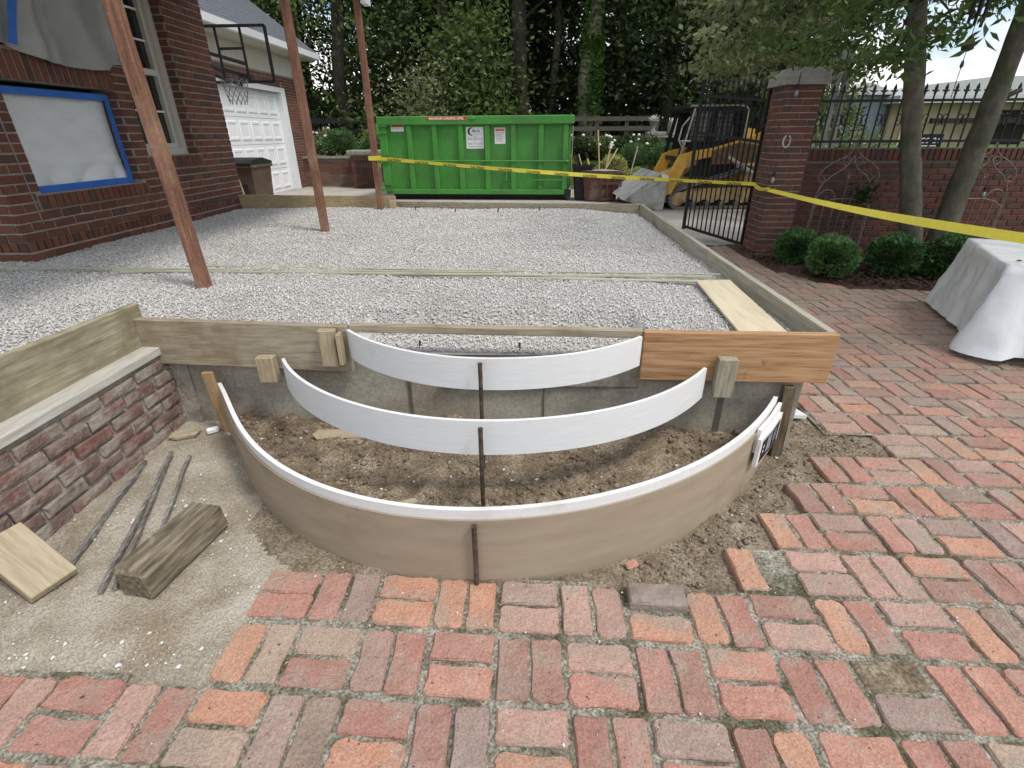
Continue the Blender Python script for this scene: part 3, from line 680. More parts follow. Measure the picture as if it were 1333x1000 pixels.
# scraps
b = MB(); b.prism([(1.385, 2.46), (1.53, 2.455), (1.49, 2.60), (1.40, 2.60)], .005, .025, 'xy'); b.build('trim_offcut', m_white, label='small white trim offcut on the dirt at the right corner of the concrete', cat='offcut')
def rubble(name, c, s, seed, mat, label, cat):
    r = np.random.default_rng(seed); b = MB(); b.bbox(-s[0]/2, s[0]/2, -s[1]/2, s[1]/2, 0, s[2], min(s)*.25)
    b.v = [tuple(np.array(v)*(1+.12*r.normal(size=3))) for v in b.v]
    b.xf(Matrix.Translation(c) @ Matrix.Rotation(r.uniform(0, 1), 4, 'Z')); return b.build(name, mat, label=label, cat=cat)
m_rub = M('rubble_mortar', [(.34, .28, .19), (.45, .39, .29)], 14, 7, .95, .5, 50)
rubble('mortar_lump', (-1.80, 2.19, 0), (.12, .06, .035), 3, m_rub, 'tan broken mortar lump at the foot of the old brick wall', 'rubble')
rubble('rock', (-.95, 2.12, .05), (.22, .07, .035), 4, m_rub, 'flat pale rock in the soil under the left of the step forms', 'rock')
rubble('rock', (-.62, 2.17, .05), (.14, .06, .03), 5, m_rub, 'small pale rock against the concrete inside the step forms', 'rock')
rubble('rock', (-.50, 1.62, .05), (.07, .04, .02), 6, m_rub, 'small pale rock in the soil behind the lowest form', 'rock')
rubble('brick_chip', (.385, 1.385, -.02), (.05, .03, .018), 8, m_pave, 'small red brick chip on the soil beside the tan form', 'rubble')
rubble('crumpled_wrapper', (-1.69, 2.235, 0), (.06, .03, .03), 9, m_paper, 'crumpled white wrapper beside the tan stake', 'litter')
lm = worn_brick_mesh(.19, .088, .056, 900, .012); lm.materials.append(M('grey_brick', [(.20, .155, .135), (.29, .235, .205), (.34, .29, .26)], 14, 7, .95, .7, 50))
o = bpy.data.objects.new('loose_brick', lm); p = PO+PU*2.5+PV*.745; o.matrix_world = Matrix.Translation((p[0]+.01, p[1]+.005, .026)) @ Matrix.Rotation(-.04, 4, 'Z'); link(o)
tag(o, 'loose grey brick standing proud of the paving in front of the tan form', 'brick')

# old low brick wall on the left -------------------------------------------------
ow = thing('low_brick_wall', (-2.0, 1.4, 0), 'old low brick wall with smeared mortar at the left of the dirt', 'wall')
n = 90; xs = np.linspace(.1, 2.37, n); zs = np.linspace(-.06, .425, 30)
Yg, Zg = np.meshgrid(xs, zs); Xg = -1.897-.012+.012*vnoise(Yg, Zg, 18, 70)+.006*vnoise(Yg, Zg, 40, 71)
V = np.stack([Xg, Yg, Zg], -1).reshape(-1, 3); i, j = np.meshgrid(np.arange(n-1), np.arange(29)); a = (j*n+i).ravel()
npmesh('mortar', V, np.stack([a, a+1, a+n+1, a+n], -1), m_lmortar, ow, smooth=True)
b = MB(); b.box(-2.10, -1.92, .1, 2.37, -.06, .42); b.build('core', m_lmortar, ow)
OB = [wall_brick_mesh(.195, .052, .012, 300+k, .0045, .006) for k in range(14)]
emit(wall_inst(OB, (-1.897, .1, 0), (0, 1, 0), (1, 0, 0), 2.25, .005, .42, Lb=.195, Hb=.052, jt=.0165, seed=5, jit=.0035), ow, m_lbrick, 300)
b = MB(); b.prism([(2.33, -.02), (2.38, -.02), (2.38, .40), (2.345, .36), (2.34, .2)], -1.93, -1.80, 'yz'); b.build('mortar_fillet', m_lmortar, ow)
b = MB(); b.bar((-1.925, 2.36, .447), (-1.925, .1, .447), .10, .040, b=.003); b.build('coping_board', m_coping, label='pale board laid flat along the top of the old brick wall', cat='board')
# lower course of stone at the foot
# timber block and sticks -----------------------------------------------------------
b = MB(); b.bbox(-.07, .07, 0, .375, 0, .118, .012)
r = np.random.default_rng(12); b.v = [(v[0]*(1+.03*r.normal())*(.93 if v[2] > .05 else 1), v[1]+.006*r.normal(), v[2]*(1+.03*r.normal())) for v in b.v]
o = b.build('timber_block', m_timber, label='short weathered old timber block lying on the dirt', cat='timber')
o.matrix_world = Matrix.Translation((-1.345, 1.175, -.002)) @ Matrix.Rotation(-.16, 4, 'Z') @ Matrix.Translation(o.location)
def stick(p0, p1, w, label):
    P0, P1 = Vector(p0), Vector(p1); k = 7; rr = random.Random(label); pts = [P0.lerp(P1, i/(k-1))+Vector((rr.uniform(-.004, .004), rr.uniform(-.004, .004), rr.uniform(0, .003))) for i in range(k)]
    b = MB(); b.tube(pts, [w*rr.uniform(.75, 1.15) for _ in pts], 5); b.build('stick', m_stake, label=label, cat='stick', group=None)
stick((-1.655, 1.20, .012), (-1.845, 1.94, .02), .012, 'longest grey stick, nearest the old brick wall')
stick((-1.475, 1.185, .010), (-1.755, 2.0, .03), .010, 'second grey stick, crusted with white mortar, left of the timber')
stick((-1.435, 1.20, .012), (-1.735, 1.93, .015), .010, 'third grey stick, running behind the end of the timber block')
stick((-1.40, 1.33, .012), (-1.665, 1.99, .014), .010, 'rightmost grey stick lying apart on the dirt')
# board leaning on the wall at lower left
b = MB(); b.bbox(0, .275, -.072, .072, -.019, .019, .003)
P0 = Vector((-1.645, 1.20, .022)); d = Vector((-.24, .085, .15)).normalized(); s_ = Vector((0, 0, 1)).cross(d).normalized(); u_ = d.cross(s_)
mm = Matrix((d, s_, u_)).transposed().to_4x4(); mm.translation = P0
o = b.build('loose_board', wood('loose_pine', (.31, .25, .165), (.40, .335, .23), (.47, .405, .295), st=(1.5, 22, 22)), label='clean tan board end leaning on the old wall in the lower left corner', cat='board')
o.matrix_world = mm @ Matrix.Translation(o.location)

# things lying on the gravel -----------------------------------------------------------
def flat(name, p0, p1, w, t, z, mat, label, cat):
    b = MB(); b.bar((p0[0], p0[1], z), (p1[0], p1[1], z), w, t, b=.001); return b.build(name, mat, label=label, cat=cat)
flat('lath_strip', (-4.3, 3.62), (-.2, 3.50), .022, .010, .556, m_lath, 'thin lath strip on the gravel, left piece nearest the brick house', 'lath')
flat('lath_strip', (-3.0, 3.50), (1.2, 3.36), .022, .012, .562, m_lath, 'thin lath strip on the gravel, middle piece passing the nearest post', 'lath')
flat('lath_strip', (-.9, 3.45), (1.32, 3.29), .030, .010, .546, m_lath, 'thin lath strip on the gravel ending at the plywood piece', 'lath')
flat('lath_strip', (-2.6, 3.68), (1.3, 3.46), .014, .008, .555, m_lath, 'thinnest lath strip on the gravel, farthest from the front board', 'lath')
b = MB(); b.prism([(1.09, 3.30), (1.315, 3.33), (1.25, 2.32), (1.02, 2.33)], .540, .553, 'xy'); b.build('plywood_sheet', m_ply, label='pale plywood strip lying on the gravel along the right form board', cat='plywood')
for k, (x, y) in enumerate(((-.95, 6.55), (.10, 6.72), (-.42, 6.62), (-1.5, 6.8))):
    b = MB(); b.tube([(x, y, .52), (x+.01, y, .60)], .008, 6); b.build('steel_pin', m_rebar, label='small rusty pin sticking out of the gravel near the back form board', cat='steel stake', group='pins along the back form board')
for k, (x, y) in enumerate(((-.55, 2.33), (-.05, 2.31))):
    b = MB(); b.tube([(x, y, .44), (x, y, .50)], .006, 6); b.build('anchor_bolt', m_rebar, label='small rusty anchor bolt on the ledge behind the topmost white form', cat='bolt', group='bolts on the concrete ledge')

# posts ---------------------------------------------------------------------------------
for (x, y, z0, rz, tl_, lab) in ((-2.085, 3.095, .50, .16, .046, 'nearest of the three reddish timber posts, beside the taped window'), (-2.062, 5.14, .50, .12, .014, 'middle of the three reddish timber posts, standing in the gravel'),
                         (-1.975, 6.88, .45, .06, .0, 'farthest of the three reddish timber posts, tied with yellow tape')):
    b = MB(); b.bbox(-.036, .036, -.036, .036, z0-.03, 2.9, .005); b.xf(Matrix.Translation((x, y, z0)) @ Matrix.Rotation(-tl_, 4, 'Y') @ Matrix.Rotation(rz, 4, 'Z') @ Matrix.Translation((0, 0, -z0)))
    b.build('timber_post', m_post, label=lab, cat='post')
pr = thing('porch_roof', (-3, 5, 2.86), 'white beam and porch roof carried by the three reddish posts, extended out of view for shade', 'porch roof')
b = MB(); b.box(-2.17, -1.89, 2.3, 6.98, 2.90, 3.2); b.build('beam', m_wpaint, pr)
b = MB(); b.box(-4.04, -1.62, 1.5, 7.2, 3.203, 3.3); b.box(-8.5, -4.041, 1.5, 3.96, 3.203, 3.3); b.build('deck', m_wpaint, pr)  # deck stretched forward and round the house front, unseen, to shade the gravel
b = MB(); b.box(-1.92, -1.85, 6.83, 6.99, 2.74, 2.899); b.build('trim_block', m_wpaint, pr)

# ================================================================== THE HOUSE
hs = thing('brick_house', (-6, 6, .3), 'dark red brick house with plastic sheeted windows at the left', 'house')
HX, HY0, HY1 = -4.05, 3.98, 7.35
H1 = (4.28, 5.50, 1.0, 1.83)          # taped opening: y0 y1 z0 z1
H2 = (5.70, 6.57, 1.235, 3.0)           # sash window
H3 = (4.10, 5.56, 2.06, 3.3)           # upper opening behind the sheet
b = MB()
def wall_x(mb, x0, x1, y0, y1, z0, z1, holes):
    ys = sorted({y0, y1, *[h[0] for h in holes], *[h[1] for h in holes]}); zs = sorted({z0, z1, *[h[2] for h in holes], *[h[3] for h in holes]})
    for a, c in zip(ys, ys[1:]):
        for d, e in zip(zs, zs[1:]):
            if any(h[0] <= a and c <= h[1] and h[2] <= d and e <= h[3] for h in holes): continue
            mb.box(x0, x1, a, c, d, e)
wall_x(b, HX-.25, HX, HY0, HY1, .3, 5.2, [H1, H2, H3])
b.build('side_wall', m_hmortar, hs)
b = MB(); b.box(-9, HX-.252, HY0, HY0+.25, .3, 5.2); b.build('front_wall', m_hmortar, hs)
b = MB(); b.box(-9, HX-.252, HY1-.25, HY1, .3, 5.2); b.build('rear_wall', m_hmortar, hs)
b = MB(); b.prism([(-9.2, 5.2), (-3.7, 5.2), (-6.5, 7.2)], 3.7, 7.6, 'xz'); b.build('roof', m_shingle, hs)
HB = [wall_brick_mesh(.203, .060, .008, 500+k, .0014, .004) for k in range(12)]
rows0 = .665
holes = [(a[0]-HY0, a[1]-HY0, a[2], a[3]) for a in (H1, H2, H3)]
holes += [(4.28-HY0, 5.50-HY0, 1.831, 2.04), (4.22-HY0, 5.54-HY0, .886, .999), (5.66-HY0, 6.62-HY0, 1.11, 1.232)]
inst = wall_inst(HB, (HX, HY0, 0), (0, 1, 0), (1, 0, 0), HY1-HY0, rows0, 3.25, holes, .203, .060, .0125, 11, jit=.001)
inst += wall_inst(HB, (HX+.028, HY0-.02, 0), (0, 1, 0), (1, 0, 0), HY1-HY0+.02, .3715, .585, (), .203, .060, .0125, 12, jit=.001)
inst += wall_inst(HB, (-7.2, HY0, 0), (1, 0, 0), (0, -1, 0), 7.2+HX, rows0, 2.2, (), .203, .060, .0125, 13, jit=.001)
inst += wall_inst(HB, (-7.2, HY0-.02, 0), (1, 0, 0), (0, -1, 0), 7.2+HX+.03, .3715, .585, (), .203, .060, .0125, 14, jit=.001)
def on_edge(y0, y1, z0, z1, x, step=.0725):     # rowlock or soldier course on the +X face
    out = []; r = random.Random(y0); base = Matrix(((0, 0, 1), (-1, 0, 0), (0, -1, 0)))
    y = y0
    while y+.06 <= y1+.001:
        # brick length runs vertically
        mm = (Matrix(((0, -1, 0), (0, 0, 1), (1, 0, 0))) @ Matrix.Diagonal(((z1-z0)/.203, 1, 1))).to_4x4(); mm.translation = (x+r.uniform(-.001, .001), y+.03, (z0+z1)/2)
        out.append((r.choice(HB), mm)); y += step
    return out
inst += on_edge(HY0, HY1, .588, .662, HX+.014, .0725)
for k in range(40):
    mm = Matrix(((0, 0, 1), (0, 1, 0), (-1, 0, 0))).to_4x4() @ Matrix.Diagonal((.365, 1, 1, 1)); mm.translation = (HX+.004-.0725*k-.03, HY0-.014, .625); inst.append((HB[k % 12], mm))
inst += on_edge(4.28, 5.50, 1.832, 2.035, HX)
inst += on_edge(4.22, 5.54, .890, .995, HX+.03)
inst += on_edge(5.66, 6.62, 1.112, 1.228, HX+.03)
inst += wall_inst(HB, (HX-.115, 5.50, 0), (1, 0, 0), (0, -1, 0), .118, 1.0275, 1.83, (), .203, .060, .0125, 16)
inst += wall_inst(HB, (HX-.115, 6.57, 0), (1, 0, 0), (0, -1, 0), .118, 1.245, 3.0, (), .203, .060, .0125, 17)
emit(inst, hs, m_hbrick, 300)
b = MB(); b.box(HX-.005, HX+.024, HY0-.015, HY1, .40, .588); b.box(-7.2, HX-.006, HY0-.019, HY0+.01, .40, .588); b.box(HX-.12, HX+.024, 4.225, 5.535, .888, .992); b.box(HX-.18, HX+.024, 5.665, 6.615, 1.112, 1.224)
b.build('plinth', m_hmortar, hs)
# dark reveal under the header of the taped window
# sash window
wn = MB(); WX = HX-.13
for (y0, y1, z0, z1) in ((6.48, 6.568, 1.236, 3.0), (5.702, 5.79, 1.236, 3.0), (5.79, 6.48, 1.236, 1.30), (5.79, 6.48, 2.9, 3.0)): wn.box(WX-.06, WX+.02, y0, y1, z0, z1)
win = wn.build('window', m_cream, hs)
b = MB()
for (y0, y1, z0, z1) in ((6.43, 6.478, 1.302, 2.9), (5.792, 5.84, 1.302, 2.9), (5.84, 6.43, 1.302, 1.355), (5.84, 6.43, 2.03, 2.09)): b.box(WX-.075, WX-.02, y0, y1, z0, z1)
b.build('sash', m_cream, win)
b = MB()
for y in (6.03, 6.235): b.box(WX-.062, WX-.048, y-.009, y+.009, 1.355, 2.9)
for z in (1.68, 2.36, 2.64): b.box(WX-.064, WX-.049, 5.84, 6.43, z-.009, z+.009)
b.build('muntin', m_wpaint, win)
b = MB(); b.box(WX-.073, WX-.066, 5.84, 6.43, 1.31, 2.9); b.build('glass', m_glass, win)
b = MB(); b.box(HX-.32, HX-.252, 5.6, 6.7, 1.1, 3.1); b.box(HX-.32, HX-.252, 4.0, 5.6, .9, 3.4); b.build('dark_backing', m_dark, hs)  # near-black slab gives the openings the shade of an unlit room
# upper hung sheet
sh = thing('plastic_sheet', (HX+.05, 4.8, 2.0), 'grey plastic sheet hung over the upper house window, held with blue tape', 'plastic sheet')
ys_ = np.linspace(4.02, 5.64, 60); ts = np.linspace(0, 1, 26)
Yg, Tg = np.meshgrid(ys_, ts)
bot = np.interp(ys_, [4.02, 4.36, 4.48, 4.64, 4.9, 5.2, 5.4, 5.52, 5.64], [2.07, 2.065, 2.05, 1.985, 1.972, 1.965, 1.985, 2.04, 2.05])
Zg = bot[None, :]+(3.2-bot[None, :])*Tg
fold = .035*np.sin((Yg-4)*11+Tg*2)*np.exp(-2*Tg)+.03*np.sin((Yg-4.3)*23-Tg*5)*(Yg < 4.85)+.02*vnoise(Yg, Zg, 5, 77)+.03*np.exp(-((Tg-.08)/.08)**2)
Xg = HX+.055+fold
V = np.stack([Xg, Yg, Zg], -1).reshape(-1, 3); k = 60; i, j = np.meshgrid(np.arange(k-1), np.arange(25)); a = (j*k+i).ravel()
npmesh('film', V, np.stack([a, a+1, a+k+1, a+k], -1), m_sheet, sh, smooth=True)
b = MB(); b.prism([(4.365, 2.063), (4.44, 2.055), (4.50, 2.2), (4.60, 2.40), (4.85, 3.2), (4.77, 3.2), (4.52, 2.40), (4.43, 2.2)], HX+.128, HX+.131, 'yz'); b.build('tape_strip', m_blue, sh)
b = MB(); b.prism([(5.60, 2.03), (5.665, 2.03), (5.655, 2.15), (5.61, 2.15)], HX+.10, HX+.103, 'yz'); b.build('tape_strip', m_blue, sh)
# taped window cover
tw = thing('window_cover', (HX, 4.8, 1.0), 'white plastic sheet taped with blue tape over the lower house window', 'plastic sheet')
ys_ = np.linspace(4.285, 5.46, 40); zs_ = np.linspace(1.0, 1.79, 34); Yg, Zg = np.meshgrid(ys_, zs_)
low_ = np.clip((1.22-Zg)*6, 0, 1)
Xg = HX-.147+.010*vnoise(Yg*.4, Zg*2+Yg, 6, 78)+.04*low_*np.abs(np.sin((Yg*9-Zg*7)+2*vnoise(Yg, Zg, 4, 79)))+.012*np.exp(-((Zg-1.70+.03*np.sin(Yg*3))/.012)**2)+.012*np.exp(-((Zg-1.22)/.012)**2)
V = np.stack([Xg, Yg, Zg], -1).reshape(-1, 3); k = 40; i, j = np.meshgrid(np.arange(k-1), np.arange(33)); a = (j*k+i).ravel()
npmesh('film', V, np.stack([a, a+1, a+k+1, a+k], -1), m_clear, tw, smooth=True)
for (y0, y1, z0, z1) in ((4.285, 5.48, .997, 1.055), (4.285, 5.48, 1.735, 1.79), (5.425, 5.482, 1.055, 1.735)):
    b = MB(); b.box(HX-.086, HX-.083, y0, y1, z0, z1); b.build('tape_strip', m_blue, tw)
b = MB(); b.tube([(HX+.004, 4.19, .78), (HX+.006, 4.18, 1.4), (HX+.006, 4.17, 2.1)], .006, 6); b.build('wall_cable', M('cable_grey', [(.20, .18, .16), (.25, .23, .2)], 9, 3, .7, 0), label='thin cable running down the brick left of the taped window', cat='cable')

# ================================================================== GARAGE
ga = thing('garage', (-8, 14, 0), 'brick garage with a white panelled door and slate grey roof', 'garage')
GX = -7.0
D = (11.1, 15.92, -.02, 2.5)
b = MB(); wall_x(b, GX-.25, GX, 10.4, 17.3, -.02, 3.42, [D]); b.build('wall', m_hmortar, ga)
b = MB(); b.box(-13, GX-.252, 17.05, 17.3, -.02, 3.42); b.box(-13, GX-.252, 10.4, 10.65, -.02, 3.42); b.build('side_wall', m_hmortar, ga)
emit(wall_inst(HB, (GX, 10.4, 0), (0, 1, 0), (1, 0, 0), 6.9, .01, 2.93, [(D[0]-10.4-.08, D[1]-10.4+.10, D[2], D[3]+.21)], .203, .06, .0125, 15)
     + [(HB[k % 12], (lambda y: (lambda mm: (setattr(mm, 'translation', Vector((GX, y, 2.70))), mm)[1])((Matrix(((0, -1, 0), (0, 0, 1), (1, 0, 0)))).to_4x4()))(11.05+.0725*k)) for k in range(68)], ga, m_hbrick, 0)
b = MB(); b.box(GX+.001, GX+.03, 10.4, 17.3, 2.93, 3.42); b.build('frieze', m_cream, ga)
b = MB(); b.box(GX-.02, GX+.48, 10.2, 17.6, 3.421, 3.45); b.build('soffit', m_cream, ga)
b = MB(); b.prism([(GX+.47, 3.452), (GX+.60, 3.46), (GX+.62, 3.6), (GX+.585, 3.6), (GX+.57, 3.56), (GX+.47, 3.58)], 10.2, 17.65, 'xz'); b.build('gutter', m_wpaint, ga)
# roof with shingle courses
b = MB(); x0, z0 = GX+.60, 3.59; ncs = 26
for k in range(ncs):
    xa = x0-.14*k; za = z0+.105*k
    b.add([(xa, 10.2, za+.012), (xa, 17.62, za+.012), (xa-.15, 17.62, za+.115), (xa-.15, 10.2, za+.115), (xa, 10.2, za-.02), (xa, 17.62, za-.02)], [(0, 1, 2, 3), (0, 4, 5, 1)])
b.build('roof', m_shingle, ga)
b = MB(); b.prism([(GX+.58, 3.44), (GX+.58, 3.585), (GX-3.1, 6.30), (GX-3.1, 6.15)], 17.621, 17.66, 'xz'); b.build('rake_board', m_wpaint, ga)
b = MB()
for (y0, y1, z0, z1) in ((15.92, 16.10, 0, 2.62), (10.96, 11.1, 0, 2.62), (11.1, 15.92, 2.5, 2.62)): b.box(GX-.05, GX+.03, y0, y1, z0, z1)
for (y0, y1, z0, z1) in ((15.85, 15.919, 0, 2.499), (11.101, 11.16, 0, 2.499)): b.box(GX-.16, GX+.029, y0, y1, z0, z1)
b.build('door_casing', m_wpaint, ga)
b = MB(); b.box(GX-.17, GX-.13, 11.1, 15.93, 0, 2.5); gd = b.build('garage_door', m_wpaint, ga)
for rw in range(4):
    b = MB(); b.box(GX-.129, GX-.127, 11.17, 15.85, .62*(rw+1)-.012, .62*(rw+1)-.004); b.build('joint', m_dark if False else m_greyprint, gd)
    for cpos in range(8):
        y0 = 11.25+cpos*.57; z0 = .09+rw*.62
        b = MB(); vs = []
        for (ins, dx) in ((0, 0), (.02, .022), (.06, .022), (.09, .008)):
            vs += [(GX-.13+dx, y0+ins, z0+ins), (GX-.13+dx, y0+.48-ins, z0+ins), (GX-.13+dx, y0+.48-ins, z0+.44-ins), (GX-.13+dx, y0+ins, z0+.44-ins)]
        fs = [(k*4+q, k*4+(q+1) % 4, k*4+4+(q+1) % 4, k*4+4+q) for k in range(3) for q in range(4)]+[(12, 13, 14, 15)]
        b.add(vs, fs); b.build('panel', m_wpaint, gd)

# basketball hoop
bh = thing('basketball_hoop', (-6.3, 11, 0), 'basketball hoop with clear backboard and black frame in front of the garage', 'basketball hoop')
k_ = 10.5/9.5
bx0, bx1, bz0, bz1, by = -6.05, -4.70, 2.31, 3.16, 10.5
b = MB()
for p, q in (((bx0, bz0), (bx1, bz0)), ((bx0, bz1), (bx1, bz1)), ((bx0, bz0), (bx0, bz1)), ((bx1, bz0), (bx1, bz1))): b.bar((p[0], by, p[1]), (q[0], by, q[1]), .04, .045)
for x in (-5.62, -5.17): b.bar((x, by+.035, bz0), (x, by+.035, bz1), .03, .035)
b.bar((-5.62, by+.036, 2.83), (-5.17, by+.036, 2.83), .03, .04)
b.build('frame', m_black, bh)
b = MB(); b.box(bx0+.03, bx1-.03, by+.028, by+.032, bz0+.03, bz1-.03)
m_acr = bpy.data.materials.new('clear_acrylic'); m_acr.use_nodes = True; nn = m_acr.node_tree
g1 = nn.nodes.new('ShaderNodeBsdfTransparent'); g2 = nn.nodes.new('ShaderNodeBsdfGlossy'); g2.inputs['Roughness'].default_value = .1; gm = nn.nodes.new('ShaderNodeMixShader'); gm.inputs[0].default_value = .08
nn.links.new(g1.outputs[0], gm.inputs[1]); nn.links.new(g2.outputs[0], gm.inputs[2]); nn.links.new(gm.outputs[0], nn.nodes['Material Output'].inputs['Surface'])
b.build('backboard', m_acr, bh)
b = MB()
for dz, ox in ((2.75, -5.2), (2.55, -5.2), (2.42, -5.35), (2.62, -5.62)): b.bar((-6.55, 11.3, dz+.2), (ox, by+.06, dz-.15), .045, .06)
b.bar((-5.35, by+.06, 2.38), (-5.15, by+.06, 2.38), .1, .12)
b.build('arm', m_black, bh)
b = MB(); b.bar((-6.62, 11.3, 0), (-6.62, 11.3, 3.0), .1, .1); b.build('pole', m_black, bh)
rc = Vector((-5.30, by-.28, 2.34)); b = MB(); pts = [rc+Vector((.23*math.cos(a), .23*math.sin(a), 0)) for a in np.linspace(0, 2*math.pi, 25)]; b.tube(pts, .009, 6, False); b.build('rim', m_black, bh)
b = MB()
for k in range(12):
    for dr in (1, -1):
        pts = [rc+Vector(((.23-.09*t)*math.cos(2*math.pi*(k/12+dr*t*.22)), (.23-.09*t)*math.sin(2*math.pi*(k/12+dr*t*.22)), -.40*t)) for t in np.linspace(0, 1, 7)]; b.tube(pts, .005, 4, False)
b.build('net', M('net_cord', [(.10, .10, .10), (.3, .3, .3)], 9, 2, .8, 0), bh)

# trash cart by the house
def cart(x, y, w, d, h, mat, lab):
    t = thing('wheeled_bin', (x, y, 0), lab, 'bin'); b = MB()
    lo = [(-w*.40, -d*.40), (w*.40, -d*.40), (w*.40, d*.40), (-w*.40, d*.40)]; hi = [(-w/2, -d/2), (w/2, -d/2), (w/2, d/2), (-w/2, d/2)]
    b.add([(x+p, y+q, .04) for p, q in lo]+[(x+p, y+q, h*.9) for p, q in hi], [(3, 2, 1, 0)]+[(i, (i+1) % 4, 4+(i+1) % 4, 4+i) for i in range(4)]); b.build('body', mat, t)
    b = MB(); b.bbox(x-w*.54, x+w*.54, y-d*.54, y+d*.54, h*.86, h*.905, .01); b.build('rim', mat, t)
    b = MB(); b.prism([(-d*.55, h*.906), (d*.55, h*.906), (d*.55, h*.94), (d*.1, h), (-d*.4, h*.97), (-d*.57, h*.93)], x-w*.53, x+w*.53, 'yz'); b.v = [(v[0], v[1]+y, v[2]) for v in b.v]; b.build('lid', m_black, t)
    for s in (-1, 1):
        b = MB(); b.tube([(x+s*w*.42, y+d*.4, .12), (x+s*w*.50, y+d*.4, .12)], .12, 14); b.build('wheel', m_black, t)
    b = MB(); b.box(x+w*.05, x+w*.28, y-d*.475, y-d*.44, h*.45, h*.62); b.build('label_plate', m_dark, t)
cart(-5.06, 9.45, .62, .72, 1.09, m_brownbin, 'dark brown wheeled trash bin with black lid beside the garage door')
b = MB(); b.bar((-4.48, 8.3, .0), (-4.62, 8.3, .86), .09, .03, upv=(0, 1, 0)); b.build('wood_stake', m_wgrey, label='short grey board stub standing behind the yellow form board', cat='stake')

# rear retaining wall, its pier and iron panel
rw = thing('retaining_wall', (-4, 16.6, 0), 'low old brick retaining wall behind the driveway at the left', 'wall')
b = MB(); b.box(-7, 1.2, 16.6, 16.85, -.02, .80); b.build('core', m_gmortar, rw)
m_rbrick = M('brown_brick', [(.14, .085, .06), (.20, .13, .09)], 10, 5, .9, .3, 40, rcols=[(.19, .12, .085), (.15, .10, .075), (.22, .15, .11), (.13, .09, .07)], rmix=.6)
inst = wall_inst(HB, (-7, 16.6, 0), (1, 0, 0), (0, -1, 0), 8.2, .0, .74, (), .203, .06, .0125, 21)
emit(inst, rw, m_rbrick, 300)
b = MB(); b.box(-7, 1.2, 16.56, 16.89, .801, .86); b.build('coping', m_cap, rw)
pi_ = thing('brick_pier', (-5.0, 16.3, 0), 'short brick pier with a grey stone cap behind the farthest post', 'pier')
b = MB(); b.box(-5.32, -4.6, 16.0, 16.59, -.02, .90); b.build('core', m_gmortar, pi_)
emit(wall_inst(HB, (-5.32, 16.0, 0), (1, 0, 0), (0, -1, 0), .72, .0, .88, (), .203, .06, .0125, 22), pi_, m_rbrick, 300)
b = MB(); b.bbox(-5.42, -4.5, 15.93, 16.62, .901, 1.04, .03); b.build('cap', m_cap, pi_)
ip = thing('iron_railing', (-4.9, 15.9, 0), 'low dark iron railing panel standing against the brick pier', 'railing')
for k in range(9):
    b = MB(); x = -5.15+k*.075; b.bar((x, 15.9, 0), (x, 15.9, .78), .02, .02); b.build('picket', m_iron, ip)
for z in (.05, .74): b = MB(); b.bar((-5.2, 15.915, z), (-4.5, 15.915, z), .03, .02); b.build('rail', m_iron, ip)

# ================================================================== DUMPSTER
A = Vector((-3.58, 13.05, 0)); Bp = Vector((.90, 12.78, 0)); du = (Bp-A).normalized(); dn = Vector((-du.y, du.x, 0))
DL = (Bp-A).length; DM = Matrix((du, dn, Vector((0, 0, 1)))).transposed().to_4x4(); DM.translation = A
dump = thing('dumpster', A, 'bright green steel roll-off dumpster behind the gravel patio', 'dumpster')
def dpart(b, name, mat, parent=dump, **kw): b.xf(DM); return b.build(name, mat, parent, **kw)
b = MB(); b.box(0, DL, .08, .12, .12, 1.75); b.box(0, DL, 2.2, 2.26, .12, 1.8); b.box(0, .06, .12, 2.2, .12, 1.75); b.box(DL-.06, DL, .12, 2.2, .12, 1.75); b.box(.06, DL-.06, .12, 2.2, .12, .16); dpart(b, 'body', m_green)
b = MB(); b.bbox(-.03, DL+.06, -.03, .079, 1.63, 1.81, .015); dpart(b, 'top_rail', m_green)
b = MB(); b.bbox(-.03, DL+.06, 2.16, 2.30, 1.66, 1.82, .015); dpart(b, 'back_rail', m_green)
b = MB(); b.bbox(.10, DL-.12, -.02, .079, .13, .24, .01); dpart(b, 'bottom_rail', m_green)
for u0 in (.71, 1.31, 1.93, 2.55, 3.16, 3.80, 4.36):
    b = MB(); b.bbox(u0-.06, u0+.06, -.005, .081, .241, 1.629, .012); dpart(b, 'rib', m_green)
b = MB(); b.bbox(.0, .17, -.02, .081, .24, 1.629, .012); dpart(b, 'corner_post', m_green)
for z in (1.46, .84, .20):
    b = MB(); b.box(-.10, .20, -.05, -.021, z, z+.05); b.box(-.10, .20, -.05, -.021, z+.14, z+.17); b.tube([(-.02, -.06, z-.02), (-.02, -.06, z+.2)], .03, 8); dpart(b, 'hinge', m_green)
b = MB(); b.tube([(.62, -.02, .875), (4.42, -.02, .86)], .018, 8); b.tube([(4.38, -.05, .86), (4.44, -.02, .86)], .03, 8); dpart(b, 'latch_rod', m_green)
for z in (.45, .60): b = MB(); b.tube([(3.62, -.03, z), (4.3, -.03, z)], .015, 6); dpart(b, 'rung', m_green)
b = MB(); b.box(2.98, 3.02, -.02, .06, .44, .70); b.box(2.95, 3.02, -.035, -.02, .44, .48); dpart(b, 'hook', m_green)
b = MB(); b.box(.15, DL-.05, .2, .35, 0, .119); b.box(.15, DL-.05, 1.9, 2.05, 0, .119); b.box(DL-.12, DL+.04, -.01, .1, .06, .24); dpart(b, 'skid', m_black)
b = MB(); b.tube([(DL+.03, .02, .12), (DL+.03, .02, 1.6)], .012, 6); dpart(b, 'side_cable', m_wgrey)
